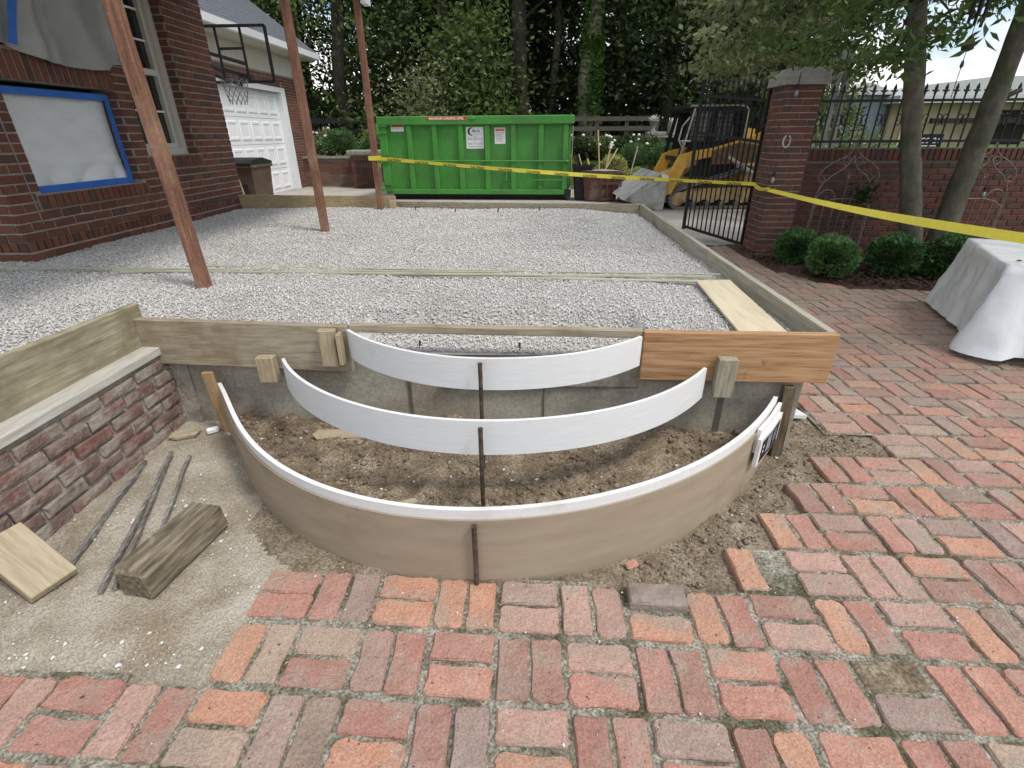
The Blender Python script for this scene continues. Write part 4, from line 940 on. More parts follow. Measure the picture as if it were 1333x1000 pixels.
b = MB(); b.add([(2.12, -.034, 1.755), (2.23, -.034, 1.685), (2.34, -.034, 1.755), (2.23, -.034, 1.825), (2.12, -.03, 1.755), (2.23, -.03, 1.685), (2.34, -.03, 1.755), (2.23, -.03, 1.825), (2.23, -.055, 1.755)], [(0, 1, 8), (1, 2, 8), (2, 3, 8), (3, 0, 8)]); dpart(b, 'diamond_lug', m_green)
def decal(u0, u1, z0, z1, y, mat, name='sticker'):
    b = MB(); b.box(u0, u1, y-.003, y, z0, z1); return dpart(b, name, mat)
def dtext(body, size, u, z, y, mat, parent, bold=0.):
    return text_mb(body, size, DM @ Vector((u, y, z)), du, (0, 0, 1), 'lettering', mat, parent, bold=bold)
s1 = decal(1.17, 2.09, 1.725, 1.795, -.031, m_red, 'level_banner'); dtext('MAXIMUM LOADING LEVEL', .066, 1.63, 1.737, -.0352, m_paper, s1, .0015)
s2 = decal(2.05, 2.46, 1.13, 1.585, .078, m_paper, 'company_sign')
b = MB(); n = 18; oc = (2.175, 1.49)
pts = [(oc[0]+.085*math.cos(a), oc[1]+.085*math.sin(a)) for a in np.linspace(R(60), R(300), n)]; pin_ = [(oc[0]+.030+.072*math.cos(a), oc[1]+.072*math.sin(a)) for a in np.linspace(R(292), R(68), n)]
b.prism(pts+pin_, .0735, .0745, 'xz'); b.xf(DM); b.build('crescent_logo', m_ink, s2)
dtext('Moon', .075, 2.29, 1.475, .0742, m_ink, s2, .001); dtext('COMPANIES', .036, 2.32, 1.425, .0742, m_greyprint, s2)
dtext('OFFICE', .028, 2.26, 1.375, .0742, m_greyprint, s2); dtext('(859) 389-2614', .056, 2.255, 1.315, .0742, m_greyprint, s2, .0012); dtext('CELL', .028, 2.26, 1.275, .0742, m_greyprint, s2)
dtext('(502) 773-2627', .056, 2.255, 1.215, .0742, m_greyprint, s2, .0012); b = MB(); b.box(2.10, 2.41, .0735, .0745, 1.165, 1.18); dpart(b, 'rule_line', m_greyprint, s2)
s3 = decal(2.72, 2.97, 1.23, 1.565, .078, m_paper, 'warning_sign'); b = MB(); b.box(2.74, 2.95, .0735, .0745, 1.495, 1.545); dpart(b, 'header_band', m_red, s3); dtext('WARNING', .036, 2.845, 1.507, .0728, m_paper, s3)
for k in range(7): b = MB(); b.box(2.75, 2.94-.05*(k % 3 == 2), .0735, .0745, 1.46-.03*k, 1.468-.03*k); dpart(b, 'print_line', m_greyprint, s3)
s4 = decal(.27, .58, 1.50, 1.64, .078, m_paper, 'notice_sticker'); b = MB(); b.box(.28, .57, .0735, .0745, 1.595, 1.63); dpart(b, 'header_band', m_red, s4); dtext('NO HAZARDOUS WASTE', .022, .425, 1.56, .0742, m_greyprint, s4)

# bins of tools beside it
bk = thing('storage_bin', (1.2, 12.9, 0), 'black bin crammed against the right end of the green dumpster', 'bin')
b = MB(); b.add([(1.06, 12.75, 0), (1.36, 12.75, 0), (1.38, 13.2, 0), (1.06, 13.2, 0), (1.0, 12.7, .75), (1.42, 12.7, .75), (1.42, 13.25, .75), (1.0, 13.25, .75)], [(3, 2, 1, 0), (0, 1, 5, 4), (1, 2, 6, 5), (2, 3, 7, 6), (3, 0, 4, 7)]); b.build('body', m_black, bk)
b = MB(); b.bar((.98, 12.7, .76), (1.46, 12.7, .76), .05, .05); b.bar((.98, 13.25, .76), (1.46, 13.25, .76), .05, .05); b.build('rim', m_black, bk)
bb = thing('storage_bin', (1.6, 12.9, 0), 'maroon and brown ribbed plastic bin holding long handled tools', 'bin')
b = MB(); b.add([(1.27, 12.62, .02), (1.62, 12.45, .02), (1.98, 12.6, .06), (1.70, 13.2, .02), (1.18, 12.6, .66), (1.60, 12.40, .64), (2.08, 12.55, .64), (1.72, 13.3, .66)], [(3, 2, 1, 0), (0, 1, 5, 4), (1, 2, 6, 5), (2, 3, 7, 6), (3, 0, 4, 7)]); b.build('body', m_redbin, bb)
b = MB(); b.bar((1.57, 12.385, .40), (2.06, 12.525, .40), .03, .05); b.bar((1.57, 12.385, .63), (2.10, 12.53, .63), .05, .05); b.bar((1.17, 12.585, .645), (1.61, 12.39, .645), .05, .05)
for t in (.0, .33, .66, 1.0): b.bar((1.6+.44*t, 12.405+.14*t, .03), (1.58+.5*t, 12.385+.15*t, .64), .03, .04)
b.bar((1.64, 12.42, .06), (1.97, 12.53, .08), .03, .06)
b.build('rib_frame', m_brownbin, bb)
b = MB(); b.add([(1.22, 12.6, .665), (1.6, 12.42, .665), (2.06, 12.56, .665), (1.72, 13.25, .665)], [(0, 1, 2, 3)]); b.build('contents', M('bin_rubble', [(.2, .17, .14), (.5, .47, .43)], 16, 4, .9, .5, 30), bb)
def tool(p0, p1, rr, mat, lab, head=None):
    t = thing('tool', p0, lab, 'tool'); b = MB(); b.tube([p0, p1], rr, 6); b.build('handle', mat, t)
    if head: b = MB(); d = (Vector(p1)-Vector(p0)).normalized(); b.bar(Vector(p1)-d*.10, Vector(p1)+d*.02, rr*3.4, rr*2.4); b.build('grip', head, t)
m_hand = wood('tool_handle', (.42, .30, .17), (.55, .42, .27), (.62, .50, .34), st=(20, 20, 2)); m_yh = M('yellow_handle', [(.60, .50, .05), (.68, .58, .08)], 5, 3, .5, 0)
tool((1.42, 12.75, .5), (1.25, 12.7, 1.02), .020, m_yh, 'yellow handled shovel sticking out of the maroon bin', m_black)
tool((1.60, 12.8, .5), (1.50, 12.8, 1.50), .016, m_hand, 'tallest wooden tool handle standing upright in the maroon bin')
tool((1.62, 12.75, .5), (1.98, 12.85, 1.12), .016, m_hand, 'wooden tool handle leaning right out of the maroon bin')
tool((1.72, 12.9, .5), (1.84, 12.95, 1.22), .018, m_hand, 'short wooden tool handle with pale tip in the maroon bin', m_paper)
tool((1.30, 12.85, .5), (1.02, 12.8, .98), .018, m_black, 'black handled tool leaning left out of the black bin', m_black)
tool((1.26, 12.9, .5), (1.10, 12.95, 1.0), .016, m_hand, 'thin brown tool handle leaning left between the two bins')
tool((2.30, 13.3, 0), (2.52, 13.3, 1.15), .015, m_hand, 'wooden handle leaning in the yellow shrub by the loader bucket')

# ================================================================== TRACK LOADER
tl = thing('track_loader', (3.8, 11.6, 0), 'yellow compact track loader with black cab behind the iron gate', 'loader')
def lp(b, name, mat, parent=tl, **kw): return b.build(name, mat, parent, **kw)
def track_path(off):
    P = [(3.05, .20, .20), (4.62, .22, .20), (4.42, .62, .19)]     # wheel centres x, z, radius
    out = []
    seg = [(P[0], R(100), R(270)), (P[1], R(270), R(380)), (P[2], R(20), R(100))]
    for (c, a0, a1) in seg:
        for a in np.linspace(a0, a1, 9): out.append((c[0]+(c[2]+off)*math.cos(a), c[1]+(c[2]+off)*math.sin(a)))
    return out
for y0 in (11.15, 12.55):
    b = MB(); o_ = track_path(0); i_ = track_path(-.05); n = len(o_); w = .40
    vs = [(x, y, z) for (x, z), y in [(p, y0) for p in o_]+[(p, y0+w) for p in o_]+[(p, y0) for p in i_]+[(p, y0+w) for p in i_]]
    fs = []
    for k in range(n):
        q = (k+1) % n; fs += [(k, q, n+q, n+k), (2*n+k, 3*n+k, 3*n+q, 2*n+q), (k, 2*n+k, 2*n+q, q), (n+k, n+q, 3*n+q, 3*n+k)]
    b.add(vs, fs)
    # tread lugs
    for k in range(0, n):
        p = Vector((o_[k][0], 0, o_[k][1])); q = Vector((o_[(k+1) % n][0], 0, o_[(k+1) % n][1])); L_ = (q-p).length; m_ = max(1, int(L_/.09))
        for t in range(m_):
            c = p.lerp(q, (t+.5)/m_); d = (q-p).normalized(); b.bar((c.x-d.x*.02, y0+w/2, c.z-d.z*.02), (c.x+d.x*.02, y0+w/2, c.z+d.z*.02), w*.98, .03, upv=(d.z, 0, -d.x))
    tr = lp(b, 'track', m_track)
    b = MB(); b.prism([(3.05, .30), (2.98, .17), (3.2, .13), (3.30, .20), (3.45, .12), (3.6, .20), (3.75, .12), (3.9, .20), (4.05, .12), (4.2, .20), (4.35, .12), (4.55, .14), (4.60, .30), (4.45, .42), (3.3, .40)], y0+.05, y0+.35, 'xz'); lp(b, 'track_frame', m_tanmud, tr)
    for (x, z, rr) in ((3.05, .20, .14), (4.62, .22, .14), (4.42, .62, .13), (3.37, .10, .06), (3.67, .10, .06), (3.97, .10, .06), (4.27, .10, .06)):
        b = MB(); b.tube([(x, y0+.02, z), (x, y0+.38, z)], rr, 14); lp(b, 'roller', m_tanmud if rr > .1 else m_track, tr)
b = MB(); b.prism([(2.95, .28), (4.7, .30), (4.85, .5), (4.85, 1.05), (4.3, 1.1), (3.1, .72), (2.9, .62)], 11.56, 12.54, 'xz'); lp(b, 'chassis', m_tanmud)
b = MB(); b.prism([(3.2, .62), (4.1, .60), (4.3, .95), (3.5, .92)], 11.40, 11.55, 'xz'); lp(b, 'side_panel', m_dark)
b = MB(); b.box(4.3, 4.87, 11.58, 12.52, 1.06, 1.34); lp(b, 'engine_hood', m_black)
arm = [(4.86, 1.50), (4.88, 1.30), (4.80, .95), (4.62, .80), (4.60, 1.02), (4.2, 1.10), (3.45, .98), (3.12, .90), (2.98, .55), (2.86, .30), (2.72, .30), (2.76, .62), (2.95, 1.02), (3.2, 1.10), (3.6, 1.16), (4.2, 1.32), (4.7, 1.52)]
for y0 in (11.08, 12.45):
    b = MB(); b.prism(arm, y0, y0+.12, 'xz'); am = lp(b, 'lift_arm', m_yel)
    b = MB(); b.tube([(4.55, y0-.01, .62), (3.9, y0-.01, 1.0)], .045, 10); b.tube([(3.95, y0-.01, .97), (3.6, y0-.01, 1.06)], .025, 8); lp(b, 'hydraulic_ram', m_steel, am)
b = MB(); b.prism([(3.55, .86), (4.55, .90), (4.6, 1.18), (4.1, 1.26), (3.6, 1.12)], 11.04, 11.075, 'xz'); lp(b, 'mud_cake', M('mud', [(.10, .06, .035), (.22, .14, .08)], 12, 6, .95, .9, 20))
cab = MB()
for (x0, z0, x1, z1) in ((3.02, .95, 3.20, 1.86), (4.25, 1.2, 4.22, 1.80), (3.02, .95, 4.2, .95), (4.2, 1.0, 4.26, 1.25)):
    for y in (11.42, 12.68): cab.bar((x0, y, z0), (x1, y, z1), .07, .07)
cab.bar((3.20, 11.42, 1.84), (4.22, 11.42, 1.84), .07, .07); cab.bar((3.20, 12.68, 1.84), (4.22, 12.68, 1.84), .07, .07)
for (x, z) in ((3.20, 1.84), (4.22, 1.80), (3.02, .95), (4.2, .95)): cab.bar((x, 11.42, z), (x, 12.68, z), .07, .07)
cabo = lp(cab, 'cab_frame', m_black)
b = MB(); b.prism([(3.08, 1.87), (3.1, 1.93), (4.1, 1.93), (4.3, 1.86), (4.3, 1.80), (4.22, 1.80), (4.05, 1.87)], 11.38, 12.72, 'xz'); lp(b, 'cab_roof', m_black)
b = MB(); b.prism([(3.10, 1.885), (3.12, 1.925), (4.06, 1.925), (4.22, 1.895), (4.29, 1.81), (4.26, 1.80), (4.19, 1.875), (4.04, 1.895)], 11.372, 11.379, 'xz'); lp(b, 'roof_edge', m_cap, cabo)
b = MB()
for k in range(14): x = 3.16+k*.078; b.bar((x, 11.41, .97), (x+.04, 11.41, 1.84), .012, .012)
for k in range(10): z = 1.02+k*.085; b.bar((3.1, 11.402, z), (4.22, 11.402, z), .012, .012)
lp(b, 'side_grille', m_black)
b = MB(); b.prism([(3.14, .97), (3.24, 1.85), (4.19, 1.83), (4.21, .97)], 11.425, 11.435, 'xz'); lp(b, 'side_window', m_glass); b = MB(); b.prism([(3.14, .97), (3.24, 1.85), (4.19, 1.83), (4.21, .97)], 12.66, 12.67, 'xz'); lp(b, 'side_window', m_dark)
b = MB(); b.bar((3.03, 11.37, .95), (3.21, 11.37, 1.86), .03, .03); lp(b, 'cab_edge', m_steel); b = MB(); b.bar((4.24, 11.37, 1.25), (4.26, 11.37, 1.82), .03, .03); lp(b, 'cab_edge', m_steel)
b = MB(); b.box(3.6, 4.15, 12.2, 12.6, .95, 1.65); b.box(3.5, 4.1, 11.7, 12.4, .95, 1.1); b.box(3.85, 4.1, 11.75, 12.35, 1.1, 1.6); lp(b, 'seat', m_black)
b = MB(); b.tube([(3.18, 11.42, 1.75), (3.0, 11.36, 1.55), (2.96, 11.36, 1.3), (3.05, 11.36, 1.15), (2.98, 11.36, .85)], .015, 6); b.tube([(3.0, 11.36, 1.28), (3.2, 11.36, 1.28)], .018, 6); b.tube([(3.05, 11.36, .98), (3.05, 11.36, 1.27)], .018, 6); lp(b, 'hose', m_steel)
b = MB(); prof = [(1.88, .20), (2.62, .70), (2.76, .62), (2.72, -.0), (2.58, -.0)]
b.prism(prof, 11.0, 11.03, 'xz'); b.prism(prof, 13.0, 13.03, 'xz')
b.add([(1.88, 11.03, .20), (2.58, 11.03, .0), (2.72, 11.03, .0), (2.76, 11.03, .62), (2.62, 11.03, .70), (1.88, 13.0, .20), (2.58, 13.0, .0), (2.72, 13.0, .0), (2.76, 13.0, .62), (2.62, 13.0, .70)], [(0, 1, 6, 5), (1, 2, 7, 6), (2, 3, 8, 7), (3, 4, 9, 8), (4, 0, 5, 9)])
bu = lp(b, 'bucket', m_steel)
b = MB(); b.bar((2.02, 10.995, .26), (2.66, 10.995, .58), .012, .03); b.bar((2.05, 10.995, .20), (2.6, 10.995, .14), .012, .03); lp(b, 'stiffener', m_steel, bu)
b = MB(); b.add([(2.60, 10.99, .70), (2.74, 10.99, .66), (2.80, 10.97, .55), (2.66, 10.97, .56)], [(0, 1, 2, 3)]); lp(b, 'paper_tag', m_paper, bu)
b = MB(); b.box(2.74, 2.92, 11.3, 12.75, .12, .62); lp(b, 'coupler', m_tanmud)

# ================================================================== GATE, PILLAR, GARDEN WALL
gt = thing('iron_gate', (2.88, 7.14, 0), 'open black iron garden gate hung on the brick pillar', 'gate')
G0, G1 = Vector((2.885, 7.12, 0)), Vector((2.30, 7.92, 0))
gp = lambda t, z: G0.lerp(G1, t)+Vector((0, 0, z-.03+.11*t))
for t in (0, 1): b = MB(); b.bar(gp(t, .05), gp(t, 1.95), .04, .04, upv=(1, 0, 0)); b.build('stile', m_iron, gt)
for z in (.09, 1.345, 1.80): b = MB(); b.bar(gp(.012, z), gp(.988, z), .03, .035); b.build('rail', m_iron, gt)
for k in range(1, 13):
    t = k/13; b = MB(); b.bar(gp(t, .07), gp(t, 1.93), .016, .016, upv=(1, 0, 0)); pk = b.build('picket', m_iron, gt)
    b = MB(); p = gp(t, 1.931); b.lathe([(.002, 0), (.010, .012), (.019, .04), (.011, .07), (.002, .11)], p, 6); b.build('finial', m_iron, pk)
for z in (.4, 1.5): b = MB(); b.bar((2.86, 7.06, z), (2.91, 7.10, z), .05, .05); b.build('hinge', m_iron, gt)

pl = thing('brick_pillar', (3.06, 6.8, 0), 'tall brick gate pillar with a chamfered stone cap', 'pillar')
PX0, PX1, PY0, PY1 = 2.865, 3.255, 6.62, 7.02
b = MB(); b.box(PX0+.002, PX1-.002, PY0+.002, PY1, 0, 1.90); b.build('core', m_hmortar, pl)
GB = [wall_brick_mesh(.19, .058, .009, 700+k, .0015, .004) for k in range(12)]
inst = wall_inst(GB, (PX0, PY0, 0), (1, 0, 0), (0, -1, 0), .39, .01, 1.9, (), .186, .0585, .012, 31, jit=.001)
inst += wall_inst(GB, (PX0, PY1, 0), (0, -1, 0), (-1, 0, 0), .40, .01, 1.9, (), .19, .0585, .012, 32, jit=.001, row0=1)
inst += wall_inst(GB, (PX1, PY0, 0), (0, 1, 0), (1, 0, 0), .40, .01, 1.9, (), .19, .0585, .012, 33, jit=.001, row0=1)
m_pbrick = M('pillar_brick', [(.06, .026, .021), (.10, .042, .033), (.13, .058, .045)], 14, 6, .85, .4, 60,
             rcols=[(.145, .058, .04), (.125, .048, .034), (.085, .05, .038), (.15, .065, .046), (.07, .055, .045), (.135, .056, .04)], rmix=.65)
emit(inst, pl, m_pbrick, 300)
b = MB(); cx, cy = (PX0+PX1)/2, (PY0+PY1)/2
vs = []
for (hw, z) in ((.19, 1.895), (.245, 1.9), (.245, 1.975), (.235, 1.985), (.155, 2.07), (.135, 2.075)):
    for (sx, sy) in ((-1, -1), (1, -1), (1, 1), (-1, 1)): vs.append((cx+sx*hw, cy+sy*hw, z))
b.add(vs, [(k*4+q, k*4+(q+1) % 4, k*4+4+(q+1) % 4, k*4+4+q) for k in range(5) for q in range(4)]+[(20, 21, 22, 23), (3, 2, 1, 0)]); b.build('cap', m_cap, pl)
b = MB(); hc = Vector((2.965, PY0-.016, 1.33)); pts = [hc+Vector((.040*math.cos(a)*(1 if abs(a-R(90)) < 9 else 1), 0, .065*math.sin(a))) for a in np.linspace(R(115), R(425), 18)]
b.tube(pts, [.008]+[.0105]*16+[.008], 6); b.build('horseshoe', m_steel, label='grey horseshoe hung on the front of the brick pillar', cat='horseshoe')
wl = thing('garden_wall', (6, 7.2, 0), 'dark brick garden wall to the right of the pillar, under the iron fence', 'wall')
WY = 7.12
b = MB(); b.box(PX1+.001, 9.5, WY+.002, WY+.24, -.05, 1.225); b.build('core', m_gmortar, wl)
inst = wall_inst(GB, (PX1, WY, 0), (1, 0, 0), (0, -1, 0), 5.4, .02, 1.09, (), .19, .0585, .012, 34, jit=.001)
x = PX1+.04
while x < 8.6:
    mm = Matrix(((0, -1, 0), (0, 0, 1), (1, 0, 0))).to_4x4()       # rowlock cap: brick stands on end
    mm = (Matrix(((0, 0, 1), (0, 1, 0), (-1, 0, 0)))).to_4x4(); mm.translation = (x, WY-.006, 1.165); inst.append((GB[int(x*50) % 12], mm @ Matrix.Diagonal((.68, 1, 1, 1)))); x += .0715
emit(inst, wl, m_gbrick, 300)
b = MB(); b.box(PX1+.001, 9.5, WY-.012, WY+.25, 1.228, 1.24); b.build('cap_mortar', m_gmortar, wl)
fe = thing('iron_fence', (6, WY+.1, 1.24), 'black iron fence with fleur tips along the top of the garden wall', 'fence')
FY = WY+.11
for z in (1.315, 1.765): b = MB(); b.bar((PX1, FY, z), (9.4, FY, z), .03, .03); b.build('rail', m_iron, fe)
pm = MB(); pm.bar((0, 0, 0), (0, 0, .60), .014, .014, upv=(0, 1, 0)); fm = MB()
fm.prism([(0, .0), (.014, .012), (.010, .03), (.040, .046), (.040, .058), (.014, .052), (.018, .08), (0, .125), (-.018, .08), (-.014, .052), (-.040, .058), (-.040, .046), (-.010, .03), (-.014, .012)], -.006, .006, 'xz')
x = PX1+.06; k = 0
P0 = None
while x < 7.4:
    if P0 is None:
        b = MB(); b.v = [(v[0]+x, v[1]+FY, v[2]+1.242) for v in pm.v]; b.f = pm.f; P0 = b.build('picket', m_iron, fe)
        b = MB(); b.v = [(v[0]+x, v[1]+FY, v[2]+1.82) for v in fm.v]; b.f = fm.f; T0 = b.build('fleur_tip', m_iron, P0); X0 = x
    else:
        o = P0.copy(); COL.objects.link(o); o.location.x = x-X0; ORG[o.name] = ORG[P0.name]
        t = T0.copy(); COL.objects.link(t); t.parent = o
    x += .122; k += 1
sb = MB()
def spiral(cx, cz, r0, a0, a1, turns=14, flip=1): return [(cx+flip*(r0*(1-.55*i/turns))*math.cos(a0+(a1-a0)*i/turns), 0, cz+(r0*(1-.55*i/turns))*math.sin(a0+(a1-a0)*i/turns)) for i in range(turns+1)]
for fx in (1, -1):
    for fz in (1, -1):
        pts = [(fx*.007, 0, 0), (fx*.0075, 0, fz*.02)]+[(fx*(.038-.030*math.cos(a)), 0, fz*(.034+.026*math.sin(a))) for a in np.linspace(R(15), R(265), 11)]
        sb.tube(pts, .0065, 5)
S0 = None; x = PX1+.06+.061
while x < 7.3:
    if S0 is None:
        b = MB(); b.v = [(v[0]+x, v[1]+FY, v[2]+1.555) for v in sb.v]; b.f = sb.f; S0 = b.build('scroll', m_iron, fe); X0 = x
    else: o = S0.copy(); COL.objects.link(o); o.location.x = x-X0
    x += .244

# trellises
def trellis(cx, y, lab):
    t = thing('trellis', (cx, y, 0), lab, 'trellis')
    def tb(pts, rr=.006, nm='scroll_bar'): b = MB(); b.tube([(cx+u, y, z) for u, z in pts], rr, 6); b.build(nm, m_rust, t)
    def arc(cu, cz, ru, rz, a0, a1, n=12): return [(cu+ru*math.cos(a), cz+rz*math.sin(a)) for a in np.linspace(R(a0), R(a1), n)]
    for s in (-1, 1):
        f = lambda P: [(s*u, z) for u, z in P]
        tb(f([(.36, .0), (.36, .4), (.345, .72), (.30, .84), (.20, .94), (.09, 1.01), (.03, 1.08), (0.004, 1.16)]), .007, 'side_bar')
        tb(f([(0.004, 1.30), (.04, 1.20), (.12, 1.14), (.24, 1.08), (.34, 1.0), (.375, .92), (.35, .86), (.30, .86), (.285, .90), (.31, .925)]), .006, 'ogee_scroll')
        tb(f(arc(.075, 1.10, .045, .045, -90, 200)), .005, 'small_scroll')
        tb(f([(.345, 0.0)]+[(.335, .55)]+arc(.215, .62, .12, .15, 0, 180)+[(.095, .0)]), .006, 'side_arch')
        tb(f([(.215, .0), (.215, .62)]), .005, 'rod'); tb(f([(.215, .62), (.235, .64), (.215, .71), (.195, .64), (.215, .62)]), .006, 'leaf_finial')
    tb([(0, .0), (0, .95)], .005, 'rod'); tb([(0, .90), (.022, .93), (0, 1.01), (-.022, .93), (0, .90)], .006, 'leaf_finial')
    tb([(-.355, .55), (-.25, .62), (-.1, .66), (.1, .66), (.25, .62), (.355, .55)], .006, 'cross_arch')
trellis(3.97, 6.93, 'scrolled iron trellis against the garden wall, nearest the brick pillar')
trellis(5.62, 6.93, 'scrolled iron trellis behind the leaning tree trunk')
# vine on the first trellis
r = np.random.default_rng(80); P = np.concatenate([np.array([4.18, 6.88, .72])+r.normal(size=(260, 3))*(.10, .05, .07), np.array([4.0, 6.88, .3])+r.normal(size=(60, 3))*(.12, .05, .12)])
vn = thing('climbing_vine', (4.05, 6.9, 0), 'small climbing vine growing up the trellis nearest the pillar', 'plant')
leaves('foliage', P, .05, m_lf_dark, vn, .6, .3, 81)
b = MB(); b.tube([(3.75, 6.88, 0), (3.82, 6.87, .25), (3.98, 6.87, .42), (4.12, 6.88, .6), (4.2, 6.88, .75)], [.014, .011, .009, .007, .004], 6); b.build('stem', m_barkd, vn)

# bulbs of the string light
def bulb(x, y, z, lab):
    t = thing('hanging_bulb', (x, y, z), lab, 'light bulb'); b = MB(); b.lathe([(.004, .10), (.016, .098), (.017, .055), (.012, .05)], (x, y, z), 10); b.build('socket', m_black, t)
    b = MB(); b.lathe([(.004, -.028), (.016, -.02), (.024, .002), (.019, .03), (.011, .05)], (x, y, z), 12); b.build('glass', m_bulb, t, smooth=True)
    b = MB(); b.tube([(x, y, z+.10), (x+.004, y, z+.22)], .004, 5); b.build('wire', m_black, t)
bulb(2.945, 6.57, 1.80, 'clear hanging bulb just under the pillar cap'); bulb(2.885, 6.57, .90, 'clear hanging bulb on the lower front of the pillar')
bulb(4.905, 7.06, .82, 'clear hanging bulb on the wall between the two tree trunks'); bulb(5.30, 6.46, .74, 'clear hanging bulb in front of the leaning trunk')

# ================================================================== BUSHES AND NEAR TREES
def bush(x, y, r0, h, lab, mat=m_lf_box, n=6500, leaf=.038, group=None, cat='bush', z0=0., seed=1):
    t = thing('round_bush', (x, y, z0), lab, cat, group); rr = np.random.default_rng(seed)
    d = rr.normal(size=(n, 3)); d /= np.linalg.norm(d, axis=1)[:, None]; d[:, 2] = np.where(d[:, 2] < -.75, -d[:, 2], d[:, 2])
    lump = .84+.30*vnoise(np.arctan2(d[:, 1], d[:, 0])*1.6, d[:, 2]*2.2, 1.6, seed)+.06*vnoise(np.arctan2(d[:, 1], d[:, 0])*1.6, d[:, 2]*2, 6, seed+1)
    rad_ = lump*(1-.34*rr.random(n)**1.5)
    P = np.c_[x+d[:, 0]*r0*rad_, y+d[:, 1]*r0*rad_, z0+h*.52+d[:, 2]*h*.5*rad_]
    leaves('foliage', P, leaf, mat, t, .62, 0, seed, outward=d)
    b = MB(); b.lathe([(.01, -.40*h), (r0*.5, -.3*h), (r0*.66, -.1*h), (r0*.66, .1*h), (r0*.5, .28*h), (.01, .40*h)], (x, y, z0+h*.52), 14); b.build('dark_core', m_lf_dark, t, smooth=True)  # solid dark core paints shade into the gaps between the leaves
    b = MB(); b.tube([(x, y, z0-.05), (x, y, z0+h*.3)], .03, 6); b.build('stem', m_barkd, t)
bush(3.08, 6.05, .215, .42, 'round boxwood bush nearest the brick pillar', seed=11)
bush(3.21, 5.52, .235, .44, 'round boxwood bush second from the pillar', seed=12)
bush(3.86, 5.52, .245, .45, 'round boxwood bush just left of the upright tree trunk', seed=13)
bush(4.32, 5.38, .265, .46, 'round boxwood bush in front of the leaning tree trunk', seed=14)
m_bk = m_barkl
def limb(mb, pts, r0, r1, n=9, wob=.0, seed=0):
    rr = random.Random(seed); pts = [Vector(p) for p in pts]; out = []; rs = []
    for i in range(len(pts)-1):
        for k in range(5):
            t = k/5; out.append(pts[i].lerp(pts[i+1], t)+Vector((rr.uniform(-wob, wob), rr.uniform(-wob, wob), 0)))
    out.append(pts[-1]); m_ = len(out)
    for i in range(m_): rs.append((r0+(r1-r0)*i/(m_-1))*rr.uniform(.95, 1.06))
    mb.tube(out, rs, n); return mb
t1 = thing('garden_tree', (4.46, 6.15, 0), 'slender upright garden tree with drooping green leaves by the wall', 'tree')
b = MB(); limb(b, [(4.47, 6.15, -.05), (4.42, 6.15, .3), (4.27, 6.15, .75), (4.11, 6.15, 1.21), (3.92, 6.16, 1.90), (3.76, 6.2, 2.56), (3.6, 6.3, 3.4)], .118, .075, 12, .005, 3)
b.build('trunk', m_bk, t1, smooth=True)
t2 = thing('garden_tree', (5.08, 6.6, 0), 'garden tree whose pale trunk leans to the right edge of the picture', 'tree')
b = MB(); limb(b, [(5.06, 6.6, -.05), (5.10, 6.6, .4), (5.12, 6.6, 1.2), (5.135, 6.6, 1.9), (5.16, 6.62, 2.6), (5.25, 6.7, 3.6)], .135, .085, 12, .006, 4); limb(b, [(5.15, 6.58, 1.72), (5.25, 6.5, 1.80), (5.30, 6.48, 1.82)], .035, .02, 7)
b.build('trunk', m_bk, t2, smooth=True)
def crown(t, clusters, per, spread, leaf, mat, seed, asp=.34, droop=.5, trunkpt=None, brm=None, name='crown'):
    rr = np.random.default_rng(seed); C_ = np.asarray(clusters); P = np.repeat(C_, per, 0)+rr.normal(size=(len(C_)*per, 3))*np.array(spread)
    leaves(name, P, leaf, mat, t, asp, droop, seed+1)
    if trunkpt is not None:
        b = MB()
        for k, c in enumerate(C_):
            if k % 3 == 0:
                a = Vector(trunkpt[k % len(trunkpt)]); c = Vector(c); mid = a.lerp(c, .5)+Vector((0, 0, .12*(c-a).length)); b.tube([a, a.lerp(mid, .5)+Vector((0, 0, .05)), mid, mid.lerp(c, .5)+Vector((0, 0, .03)), c], [.022, .017, .012, .008, .004], 5)
        b.build('branches', m_barkd if brm is None else brm, t, smooth=True)
rr = np.random.default_rng(90); cl = []
while len(cl) < 270:
    x, y, z = rr.uniform(2.3, 5.6), rr.uniform(5.3, 8.2), rr.uniform(1.9, 4.4)
    lo = np.interp(x*7/y, [2.0, 2.9, 3.4, 3.9, 4.3, 4.7, 5.0, 5.6], [2.55, 2.1, 2.0, 2.02, 2.1, 2.30, 2.62, 2.8]); lo = 1.42+(lo-1.42)*y/7
    if z < lo or ((x-3.9)/2)**2+((y-6.7)/1.7)**2+((z-3)/1.6)**2 > 1.1: continue
    cl.append((x, y, z))
crown(t1, cl[:190], 36, (.14, .14, .09), .125, m_lf_near, 91, .30, .55, [(3.76, 6.2, 2.56), (3.6, 6.3, 3.3), (3.85, 6.17, 2.2)])
crown(t2, [c for c in cl[190:] if 3.7 < c[0] < 4.6]+[(rr.uniform(4.9, 6.2), rr.uniform(6, 7.2), rr.uniform(3.0, 4.4)) for _ in range(50)], 34, (.14, .14, .10), .12, m_lf_near, 92, .32, .5, [(5.16, 6.62, 2.6), (5.25, 6.7, 3.5)])
hi = []  # out-of-view crown added to shade the right-hand paving and garden wall
rr = np.random.default_rng(95)
while len(hi) < 140:
    x, y, z = rr.uniform(2.2, 8.5), rr.uniform(1.5, 7.5), rr.uniform(3.3, 5.6)
    if ((x-5.2)/3.3)**2+((y-5.0)/3.4)**2+((z-4.2)/1.4)**2 > 1: continue
    if z < 1.42+.36*max(y, .1)+.15*abs(x-2)/3+.9 and y > 4.5: continue
    hi.append((x, y, z))
